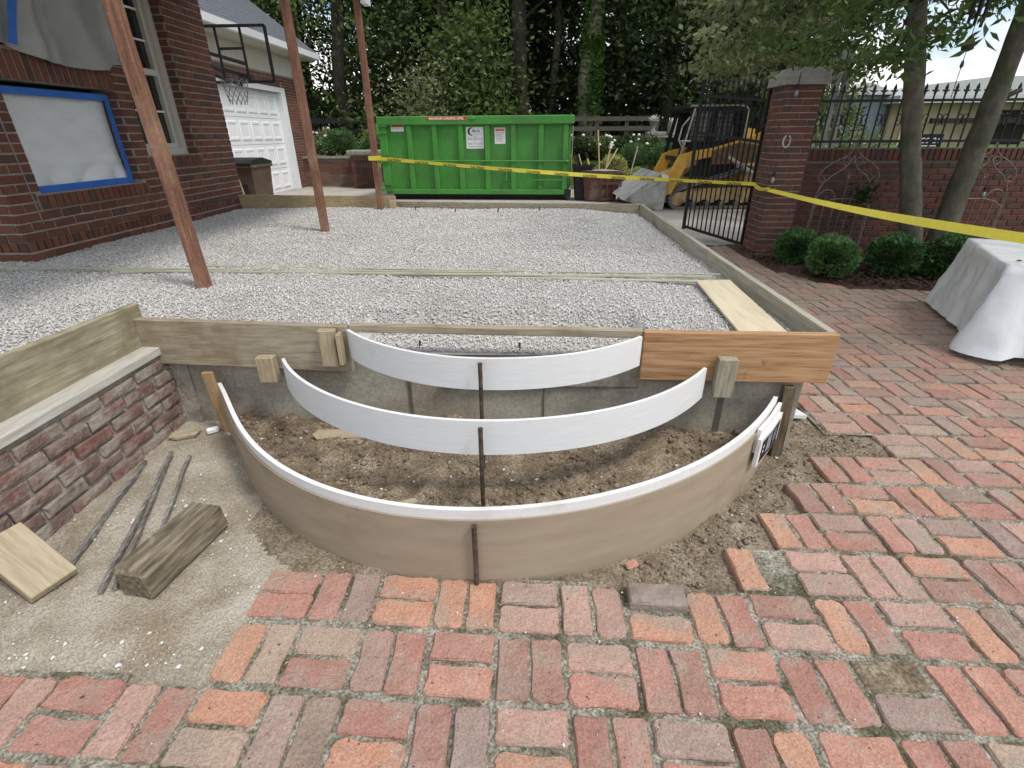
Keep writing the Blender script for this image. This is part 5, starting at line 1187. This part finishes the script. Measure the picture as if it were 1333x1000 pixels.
P = np.repeat(np.array(hi), 44, 0); P = P+rr.normal(size=P.shape)*(.22, .22, .14)
leaves('shade_crown', P, .15, m_lf_near, t2, .36, .4, 96)
b = MB()
for k in range(0, len(hi), 8):
    c = Vector(hi[k]); a = Vector((5.22, 6.68, 3.4)); md = a.lerp(c, .5)+Vector((0, 0, .35)); b.tube([a, a.lerp(md, .5)+Vector((0, 0, .12)), md, c], [.045, .035, .022, .008], 6)
b.build('shade_limbs', m_bark, t2, smooth=True)
t3 = thing('dogwood_tree', (3.55, 10.2, 0), 'dogwood tree with pale mottled leaves hanging above the iron gate', 'tree')
b = MB(); limb(b, [(4.6, 10.4, -.05), (4.5, 10.4, 1.5), (4.3, 10.3, 2.7), (4.0, 10.2, 4.0)], .14, .07, 10, .01, 5); b.build('trunk', m_barkd, t3, smooth=True)
cl = []
while len(cl) < 170:
    x, y, z = rr.uniform(2.5, 5.6), rr.uniform(8.8, 10.8), rr.uniform(2.05, 4.6)
    lo = np.interp(x*9/y, [2.3, 2.7, 3.2, 3.7, 5], [2.8, 2.25, 2.1, 2.05, 2.1]); 
    if z < lo or x < 2.55+.25*abs(z-2.7): continue
    cl.append((x, y, z))
crown(t3, cl, 42, (.20, .20, .07), .12, m_lf_pale, 93, .55, .25, [(4.3, 10.3, 2.7), (4.0, 10.2, 3.9)])
# wind chime
wc = thing('wind_chime', (3.86, 5.5, 2.1), 'dark wind chime hanging from the tree at the top right', 'wind chime')
for k in range(6):
    a = k*math.pi/3; b = MB(); x, y = 3.88+.055*math.cos(a), 5.5+.055*math.sin(a); b.tube([(x, y, 2.24+.02*k), (x, y, 2.85)], .013, 7); b.build('tube', m_black, wc)
b = MB(); b.lathe([(.01, 0), (.045, .015), (.05, .05), (.02, .11), (.004, .13)], (3.885, 5.5, 2.06), 12); b.build('clapper', m_barkd, wc)
b = MB(); b.tube([(3.885, 5.5, 1.70), (3.885, 5.5, 2.85)], .003, 4); b.build('cord', m_black, wc)
b = MB(); b.lathe([(.003, 0), (.015, .02), (.012, .05), (.003, .07)], (3.885, 5.5, 1.93), 8); b.build('pendant', m_barkd, wc)

# ================================================================== COVERED TABLE AND TAPE
tb_ = thing('covered_table', (3.9, 3.9, 0), 'low table draped in white plastic sheeting at the right edge', 'covered table')
C0, C1 = np.array([3.74, 4.55]), np.array([3.215, 3.50]); e1 = (C0-C1); l1 = np.linalg.norm(e1); e1 /= l1; e2 = np.array([e1[1], -e1[0]])
ring = []                                                    # perimeter with rounded corners: (pos, outward)
def corner(c, a0): return [(c+.03*(np.cos(a)*e2+np.sin(a)*e1), np.cos(a)*e2+np.sin(a)*e1) for a in np.linspace(a0, a0+math.pi/2, 7)]
W2 = 1.15; q = .03
cs = [(C1+q*(e1+e2), math.pi), (C1+W2*e2+q*(e1-e2), 1.5*math.pi), (C0+W2*e2-q*(e1+e2), 0), (C0-q*(e1-e2), .5*math.pi)]
per = []
for k, (c, a0) in enumerate(cs):
    per += corner(c, a0); nx = cs[(k+1) % 4]; e = corner(c, a0)[-1]; s_ = corner(nx[0], nx[1])[0]
    for t in np.linspace(0, 1, 26)[1:-1]: per.append((e[0]*(1-t)+s_[0]*t, e[1]))
n = len(per); V = []; TZ = .60
cen = np.mean([p[0] for p in per], 0); rr = np.random.default_rng(5)
lev = [(.0, 0), (.35, 0), (.7, 0), (.93, 0), (1, 0)]
for (f, _) in lev:
    for (p, o) in per:
        w = cen+(p-cen)*f; V.append((w[0], w[1], TZ+.012*vnoise(w[0], w[1], 7, 60)-.004))
sk = np.linspace(0, 1, 15)[1:]
arcl = np.linspace(0, 1, n, endpoint=False)
for s in sk:
    for k, (p, o) in enumerate(per):
        cor = np.exp(-min(np.linalg.norm(p-C1), 9)**2/.03)
        cor0 = np.exp(-np.linalg.norm(p-C0)**2/.05)
        fo, le = max(0, -float(np.dot(o, e1))), max(0, -float(np.dot(o, e2))); al_ = np.clip(float(np.dot(p-C1, e1))/l1, 0, 1); fr_ = np.exp(-np.linalg.norm(p-C1)**2/.5)
        fl = s*(le*(.035+.10*al_)+fo*(.14+.16*fr_)+.12*(1-min(1, fo+le)))+.02*s*np.sin(k*.5)*(fo > .5)+.035*s*s*fo*fr_*np.sin(k*1.15)
        fl += .018*(vnoise(k*.6, s*3, 1, 61)-.5)-.03*np.abs(vnoise(k*.33+s*2.2, s*5-k*.1, 1, 67)-.5)*min(1, 3*s)-.022*np.abs(vnoise(k*.7-s*3, s*8, 1, 68)-.5)+.03*s*np.abs(vnoise(k*.35+s*1.5, s*.6, 1, 66)-.5)
        zb = .03+.05*vnoise(k*.12, 0, 1, 63)-.02*cor
        w = p+o*fl
        V.append((w[0], w[1], TZ-.008-(TZ-zb)*s+.0*s))
V = np.array(V); nl = len(lev)+len(sk); Fq = [(a*n+k, a*n+(k+1) % n, (a+1)*n+(k+1) % n, (a+1)*n+k) for a in range(nl-1) for k in range(n)]
npmesh('plastic_cover', V, Fq, m_drape, tb_, smooth=True)
b = MB(); cc = [C1+.04*(e1+e2), C1+(W2-.04)*e2+.04*e1, C0+(W2-.04)*e2-.04*e1, C0-.04*(e1-e2)]
b.add([(c[0], c[1], .55) for c in cc]+[(c[0], c[1], .585) for c in cc], [(0, 1, 2, 3), (4, 5, 6, 7)]+[(i, (i+1) % 4, 4+(i+1) % 4, 4+i) for i in range(4)]); b.build('table_top', m_wgrey, tb_)
for c in cc: c = cen+(c-cen)*.92; b = MB(); b.bar((c[0], c[1], -.005), (c[0], c[1], .549), .05, .05); b.build('leg', m_wgrey, tb_)
for k, (x, y) in enumerate(((3.62, 3.55), (3.36, 3.62), (3.9, 3.5))):
    b = MB(); b.add([(x, y, TZ+.012), (x+.03, y+.012, TZ+.022), (x+.05, y-.005, TZ+.014), (x+.02, y-.018, TZ+.02)], [(0, 1, 2, 3)]); b.build('dead_leaf', m_barkd, label='dark dead leaf lying on the white plastic table cover', cat='leaf', group='dead leaves on the plastic cover')

tp = thing('caution_tape', (0, 6.8, 1), 'yellow caution tape strung from the far post past the dumpster to the right', 'tape')
def ribbon(pts, w, tw, name, n=14):
    vs = []; P = []
    for i in range(len(pts)-1):
        for k in range(n): P.append(Vector(pts[i]).lerp(Vector(pts[i+1]), k/n))
    P.append(Vector(pts[-1])); m_ = len(P)
    for i, p in enumerate(P):
        d = (P[min(i+1, m_-1)]-P[max(i-1, 0)]).normalized(); a = tw(i/(m_-1)); s_ = d.cross(Vector((0, 0, 1))).normalized(); u_ = s_.cross(d)
        q = u_*math.cos(a)+s_*math.sin(a); o_ = p+Vector((0, 0, -.03*math.sin(math.pi*(i % n)/n) if i < n else 0))
        vs += [o_+q*w/2, o_-q*w/2]
    b = MB(); b.add(vs, [(2*i, 2*i+1, 2*i+3, 2*i+2) for i in range(m_-1)]); return b.build(name, m_tape, tp, smooth=True, fix=False)
TA, TB2 = Vector((-1.925, 6.83, 1.165)), Vector((2.70, 6.64, .865))
ribbon([TA, TB2], .046, lambda t: .25+.35*math.sin(t*9), 'far_length', 60)
ribbon([TB2, (2.855, 6.603, .815), (2.88, 6.598, .80)], .05, lambda t: .6, 'gate_turn', 6)
ribbon([(2.88, 6.598, .80), (3.36, 3.62, .765), (3.62, 2.0, .74), (4.0, -.4, .72)], .07, lambda t: -1.15+1.0*min(1, t*3.)-.12*math.sin(t*14), 'near_length', 16)
ribbon([(-1.93, 6.825, 1.15), (-1.905, 6.80, 1.10), (-1.885, 6.80, 1.06)], .05, lambda t: .3+t, 'loose_end', 6)
b = MB(); b.box(-2.04, -1.915, 6.815, 6.945, 1.14, 1.19); b.build('wrap', m_tape, tp)
td = (TB2-TA).normalized(); tu = Vector((0, 0, 1))
for k in range(13):
    t = (k+.6)/13.3; p = TA.lerp(TB2, t)+Vector((0, -.022, -.03*math.sin(math.pi*t)*0-.012))
    sag = -.03*math.sin(math.pi*((t*60) % 60)/60); p.z += sag-.008
    text_mb('CAUTION', .038, p, td, tu, 'lettering', m_ink, tp, bold=.0012)

# ================================================================== BEYOND THE WALL, RIGHT
bd = thing('pool_house', (12.5, 18, 1.1), 'tan building with a low grey roof beyond the iron fence at the right', 'building')
b = MB(); b.box(10.1, 24, 16.4, 22, .4, 2.12); b.build('wall', m_tanst, bd)
b = MB(); b.box(9.9, 24.4, 15.9, 22.4, 2.121, 2.30); b.build('fascia', m_roofg, bd)
b = MB(); b.prism([(9.9, 2.301), (10.6, 2.55), (12.2, 2.72), (16, 2.78), (24.4, 2.78), (24.4, 2.301)], 15.95, 22.3, 'xz'); b.build('roof', m_roofg, bd)
for x0, x1 in ((12.9, 13.9), (14.4, 15.6)):
    b = MB(); b.box(x0, x1, 16.37, 16.399, .5, 1.95); b.build('opening', m_dark, bd)
for x in (10.2, 10.35, 12.3, 14.15): b = MB(); b.box(x, x+.10, 15.95, 16.05, .5, 2.12); b.build('column', m_tanst, bd)
b = MB(); b.box(11.0, 14.5, 16.0, 16.1, 1.62, 1.75); b.build('beam', m_dark, bd)
sd_ = thing('shed', (9.3, 17, .9), 'blue grey sided shed beyond the fence, left of the tan building', 'shed')
b = MB(); b.box(8.55, 10.05, 16.6, 18.5, 1.12, 2.35); b.build('siding', m_bluegrey, sd_)
b = MB(); b.box(8.5, 10.06, 16.56, 18.5, .6, 1.119); b.build('base', M('shed_base', [(.20, .12, .085), (.27, .17, .12)], 4, 4, .9, .1), sd_)
b = MB(); b.box(8.5, 10.06, 16.54, 16.599, 1.12, 1.16); b.build('sill', m_wpaint, sd_)
b = MB(); b.prism([(8.4, 2.351), (10.2, 2.351), (9.3, 2.65)], 16.4, 18.6, 'xz'); b.build('roof', m_roofg, sd_)
sg = thing('yard_sign', (5.8, 8.45, 1.0), 'small black yard sign with white lettering seen behind the upright trunk', 'sign')
b = MB(); b.box(5.46, 6.05, 8.45, 8.47, 1.10, 1.39); b.build('board', m_ink, sg)
text_mb('CO 24', .10, (5.87, 8.446, 1.27), (1, 0, 0), (0, 0, 1), 'lettering', m_paper, sg, bold=.002)
b = MB(); b.box(5.75, 5.98, 8.444, 8.448, 1.225, 1.24); b.build('print_line', m_paper, sg)
text_mb('A 1 OFFER', .075, (5.76, 8.446, 1.13), (1, 0, 0), (0, 0, 1), 'lettering', m_paper, sg, bold=.002)
for x in (5.48, 5.90): b = MB(); b.bar((x, 8.48, .0), (x, 8.48, 1.1), .02, .02); b.build('leg', m_black, sg)
ar = thing('arbor_post', (4.8, 9.0, 0), 'pair of weathered grey wooden arbor boards behind the iron fence', 'post')
for (x0, x1) in ((4.62, 4.60), (4.80, 4.70)): b = MB(); b.bar((x0, 9.0, 0), (x1, 9.0, 2.62), .075, .04, upv=(0, 1, 0)); b.build('board', m_wgrey if x0 > 9 else wood('silver_board%d' % int(x0*100), (.14, .14, .135), (.22, .22, .215), (.28, .28, .275), st=(20, 20, 1.5)), ar)
b = MB(); b.bar((4.45, 8.97, 2.62), (4.98, 8.97, 2.82), .05, .03); b.build('cross_board', m_barkd, ar)
def shrub(x, y, z0, r0, h, mat, lab, n, leaf, flowers=0, seed=1, cat='shrub', asp=.5):
    t = thing('shrub', (x, y, z0), lab, cat); rr = np.random.default_rng(seed); d = rr.normal(size=(n, 3)); d /= np.linalg.norm(d, axis=1)[:, None]
    q = rr.random(n)**.4*(.75+.45*vnoise(np.arctan2(d[:, 1], d[:, 0])*1.5, d[:, 2]*2, 2, seed)); d[:, 2] = np.abs(d[:, 2])*np.where(rr.random(n) < .25, -.3, 1)
    P = np.c_[x+d[:, 0]*q*r0, y+d[:, 1]*q*r0, z0+h*.25+d[:, 2]*q*h*.75]; leaves('foliage', P, leaf, mat, t, asp, .1, seed, outward=d*.6+(0, 0, .4))
    b = MB()
    for k in range(5): a = k*1.26; b.tube([(x, y, z0-.1), (x+r0*.3*math.cos(a), y+r0*.3*math.sin(a), z0+h*.4), (x+r0*.6*math.cos(a), y+r0*.6*math.sin(a), z0+h*.75)], [.02, .012, .005], 5)
    b.build('stems', m_barkd, t)
    for k in range(flowers):
        a = rr.uniform(math.pi, 2*math.pi); c = (x+r0*.95*math.cos(a)*rr.uniform(.4, 1), y+r0*.9*math.sin(a), z0+h*rr.uniform(.55, 1.0)); b = MB(); b.lathe([(.004, -.04), (.045, -.02), (.055, .015), (.03, .04), (.004, .05)], c, 8); b.build('flower', m_flower, t, smooth=True)
shrub(5.05, 10.2, .2, .7, 1.25, m_lf_pale, 'loose pale shrub seen through the fence just right of the pillar', 2600, .09, 0, 101)
shrub(6.1, 10.6, .3, .7, 1.2, m_lf_pale, 'loose pale shrub seen through the fence left of the shed', 2600, .09, 0, 102)
shrub(7.6, 15.5, .8, 1.2, 2.2, m_lf_mid, 'tall mid green shrub beyond the fence in front of the shed', 3500, .12, 0, 103)

# ================================================================== BEYOND THE DRIVEWAY
bush(-6.05, 17.5, .55, .80, 'clipped round bush on the retaining wall behind the middle post', m_lf_box, 3600, .05, z0=.78, seed=21, cat='bush')
bush(-5.0, 17.6, .42, .62, 'clipped round bush behind the farthest post beside the dumpster', m_lf_box, 3000, .05, z0=.78, seed=22)
shrub(-5.05, 18.4, .8, .75, .95, m_lf_lime, 'bright yellow green shrub behind the farthest post', 2600, .10, 0, 104)
shrub(-6.9, 18.8, .8, .7, .85, m_lf_pale, 'pale flowering shrub at the foot of the black fence', 2200, .10, 10, 105)
bush(3.16, 17.2, .47, .78, 'left of two clipped boxwood balls behind the loader bucket', m_lf_box, 3600, .045, z0=.36, seed=23)
bush(4.02, 17.0, .47, .78, 'right of two clipped boxwood balls behind the loader bucket', m_lf_box, 3600, .045, z0=.36, seed=24)
bush(2.12, 14.4, .40, .86, 'yellow variegated shrub between the tool bins and the loader bucket', m_lf_var, 3600, .065, cat='shrub', z0=.04, seed=106)
bush(2.62, 13.9, .42, .62, 'lower yellow variegated shrub right behind the loader bucket', m_lf_var, 3000, .065, cat='shrub', z0=.0, seed=107)
shrub(.95, 14.2, .1, .35, .9, m_lf_lime, 'thin yellow green shrub behind the right end of the dumpster', 900, .06, 0, 108)
for k, (x, fl) in enumerate(((1.7, 1), (2.4, 4), (3.2, 3), (4.0, 2))):
    shrub(x, 19.2, .6, .62, .80, m_lf_mid if k % 2 else m_lf_dark, ['rose shrub with few white blooms beside the dumpster end, below the rail fence', 'rose shrub with the most white blooms, below the rail fence', 'rose shrub with white blooms, left of the stone urn', 'rose shrub with white blooms, nearest the loader'][k], 2600, .09, fl*2, 110+k)
def railfence(x0, x1, y, z0, zs, mat, lab, step, bh=.13):
    t = thing('rail_fence', ((x0+x1)/2, y, z0), lab, 'fence'); x = x0
    while x <= x1+.01: b = MB(); b.box(x-.07, x+.07, y, y+.12, z0-.2, zs[0]+.10); b.build('post', mat, t); x += step
    x = x0
    while x < x1-.01:
        for z in zs: b = MB(); b.box(x+.004, x+step-.004, y-.035, y-.004, z-bh/2, z+bh/2); b.build('board', mat, t)
        x += step
railfence(-13, 1.0, 21, .8, (1.92, 1.56, 1.2), m_bfence, 'black board fence in front of the woods, left of the dumpster', 2.0, .17)
railfence(1.3, 4.6, 21, .8, (1.92, 1.6, 1.28), m_gfence, 'weathered brown rail fence in front of the woods, right of the dumpster', 1.1, .15)
un = thing('stone_urn', (4.1, 19.6, 1.3), 'pale stone urn on a ledge beyond the boxwood balls', 'urn')
b = MB(); b.lathe([(.10, 0), (.11, .04), (.05, .08), (.10, .16), (.15, .30), (.19, .34), (.17, .36)], (4.15, 19.5, 1.48), 14); b.build('bowl', m_cap, un, smooth=True)
leaves('foliage', np.array([4.15, 19.5, 1.92])+np.random.default_rng(3).normal(size=(60, 3))*(.09, .09, .03), .06, m_flower, un, .5, 0, 4)
lg = thing('stone_ledge', (4.4, 19.7, .8), 'low stone ledge carrying an urn and a pale planter', 'ledge')
b = MB(); b.box(3.9, 6.2, 19.35, 20.0, 1.30, 1.36); b.build('slab', m_cap, lg); b = MB(); b.box(4.0, 4.6, 19.4, 19.9, .8, 1.299); b.box(5.5, 6.1, 19.4, 19.9, .8, 1.299); b.build('support', m_gmortar, lg)
b = MB(); b.bbox(3.95, 4.6, 19.36, 19.8, 1.361, 1.479, .02); b.build('block', m_cap, lg)
pt = thing('planter_box', (5.0, 19.6, 1.36), 'pale square planter box on the stone ledge beside the loader cab', 'planter')
b = MB(); b.bbox(4.72, 5.25, 19.4, 19.85, 1.361, 1.80, .02); b.build('box', M('pale_stone', [(.30, .31, .26), (.38, .39, .34)], 6, 5, .9, .15), pt)
leaves('foliage', np.array([4.9, 19.6, 1.86])+np.random.default_rng(5).normal(size=(60, 3))*(.09, .09, .03), .06, m_flower, pt, .5, 0, 6)

# ================================================================== WOODS
def tree(x, y, h, r0, seed, lab, group=None, n=8000, leaf=.26, mat=m_lf_dark, cb=.12, cr=3.2, bark=m_barkd, lean=(0, 0), zb=.7, ncl=70, ivy=False, fork=False):
    t = thing('woodland_tree', (x, y, zb), lab, 'tree', group); rr = np.random.default_rng(seed); b = MB()
    top = Vector((x+lean[0]*h, y+lean[1]*h, zb+h*.95)); base = Vector((x, y, zb-.3))
    pts = [base.lerp(top, k/6)+Vector((rr.normal()*.1*(k > 0), rr.normal()*.1*(k > 0), 0)) for k in range(7)]
    limb(b, pts, r0, r0*.3, 10, .02, seed)
    if fork: limb(b, [pts[2], pts[2]+Vector((-.5, .1, 1.8)), pts[2]+Vector((-1.4, .2, 4.5))], r0*.6, r0*.25, 8, .02, seed+1)
    ang = rr.uniform(0, 6.28, 9)
    C_ = []
    for k in range(ncl):
        a = rr.uniform(0, 6.28); q = cr*math.sqrt(rr.uniform(.02, 1)); z = zb+h*rr.uniform(cb, 1.0); q *= .55+.45*math.sin(math.pi*min(1, (z-zb)/h*.8+.25))
        C_.append((x+lean[0]*(z-zb)+q*math.cos(a), y+q*math.sin(a), z))
    for k in range(0, ncl, 5):
        c = Vector(C_[k]); a = Vector((x+lean[0]*(c.z-zb), y, max(zb+h*.12, c.z-1.2))); limb(b, [a, a.lerp(c, .55)+Vector((0, 0, .2)), c], r0*.22, .015, 6, .02, k)
    b.build('trunk', bark, t, smooth=True)
    C_ = np.array(C_); P = np.repeat(C_, n//ncl, 0); P = P+rr.normal(size=P.shape)*np.array((.62, .62, .42))*rr.uniform(.6, 1.35, (len(P), 1))
    leaves('crown', P, leaf, mat, t, .48, .35, seed+3)
    if ivy:
        m_ = 5200; z = zb+rr.uniform(.7, 5.0, m_)*1.0; keep = (np.abs(z-zb-2.6) < 1.25) | (rr.random(m_) < .2); z = z[keep]; a = rr.uniform(0, 6.28, len(z)); q = r0*(1.02-.04*(z-zb))+np.abs(rr.normal(size=len(z)))*.09
        leaves('ivy', np.c_[x+lean[0]*(z-zb)+q*np.cos(a), y+q*np.sin(a), z], .15, m_lf_ivy, t, .7, .3, seed+5)
tree(2.15, 21.9, 17, .30, 201, 'tall pale trunk with ivy growing round it, right of the dumpster', None, 7000, .26, m_lf_dark, .36, 3.4, m_bark, (.006, 0), .8, ivy=True)
tree(-.35, 22.6, 17, .34, 202, 'dark forked trunk rising behind the right half of the dumpster', None, 8000, .26, m_lf_dark, .30, 3.3, m_barkd, (-.01, 0), .8, fork=True)
tree(-1.9, 20.6, 4.2, .07, 203, 'young tree with drooping grey green leaves behind the dumpster', None, 5200, .20, m_lf_mid, .08, 1.5, m_bark, (-.05, 0), .8, 40)
tree(-3.6, 19.4, 2.3, .05, 204, 'small light green tree behind the left end of the dumpster', None, 2400, .14, m_lf_pale, .05, .75, m_bark, (0, 0), .8, 26)
WL = 'tall woodland tree with dark dense foliage behind the board fence'; WG = 'woodland trees behind the board fence'
spots = [(-12.5, 22.5), (-9.6, 24.5), (-7.4, 22.8), (-5.2, 25.0), (-3.4, 23.6), (-1.8, 26.2), (.9, 25.2), (3.6, 24.4), (5.4, 23.0), (7.2, 25.0), (9.2, 23.4), (-11, 28), (-6.8, 29), (-3.2, 30), (.2, 30), (3.0, 29), (6.4, 29.5), (9.8, 28.5), (-15, 26), (12.0, 27)]
for k, (x, y) in enumerate(spots):
    mt = m_lf_mid if k in (2, 1) else m_lf_dark
    tree(x, y, 13+3*((k*37) % 5)/4, .2+.05*(k % 3), 300+k, WL, WG, 6000 if k in (1, 2, 12) else 11000, .215, mt, .06, 3.0, [m_barkd, m_bark][k % 3 == 0], (.01*((k % 3)-1), 0), .85, 76)
rr = np.random.default_rng(400); n = 60000
X = rr.uniform(-45, 45, n); Y_ = rr.uniform(34, 46, n); Z = 1.0+rr.random(n)**1.0*15
k = (vnoise(X, Z, .25, 90) > .18*(Z > 5)) & (X < .50*Y_) & ~((np.abs(X/Y_+.37) < .035+.02*vnoise(X, Z, .5, 91)) & (Z > 4) & (Z < 13))
leaves('far_woods', np.c_[X, Y_, Z][k], .62, m_lf_dark, None, .55, .3, 401, kind='stuff')
n = 16000; X = rr.uniform(-14, 6.5, n); Y_ = rr.uniform(21.6, 25, n); Z = .75+rr.random(n)**1.6*1.5
leaves('undergrowth', np.c_[X, Y_, Z], .17, m_lf_dark, None, .5, .3, 402, kind='stuff')
# grass blades on the visible lawn strip
n = 9000; X = np.concatenate([rr.uniform(1.2, 5, n), rr.uniform(5, 9, 5000)]); Y_ = np.concatenate([rr.uniform(17.6, 19.2, n), rr.uniform(8, 15.5, 5000)])
leaves('grass', np.c_[X, Y_, lawn_z(X, Y_)+.03], .09, m_lf_mid, None, .14, -.8, 403, kind='stuff')
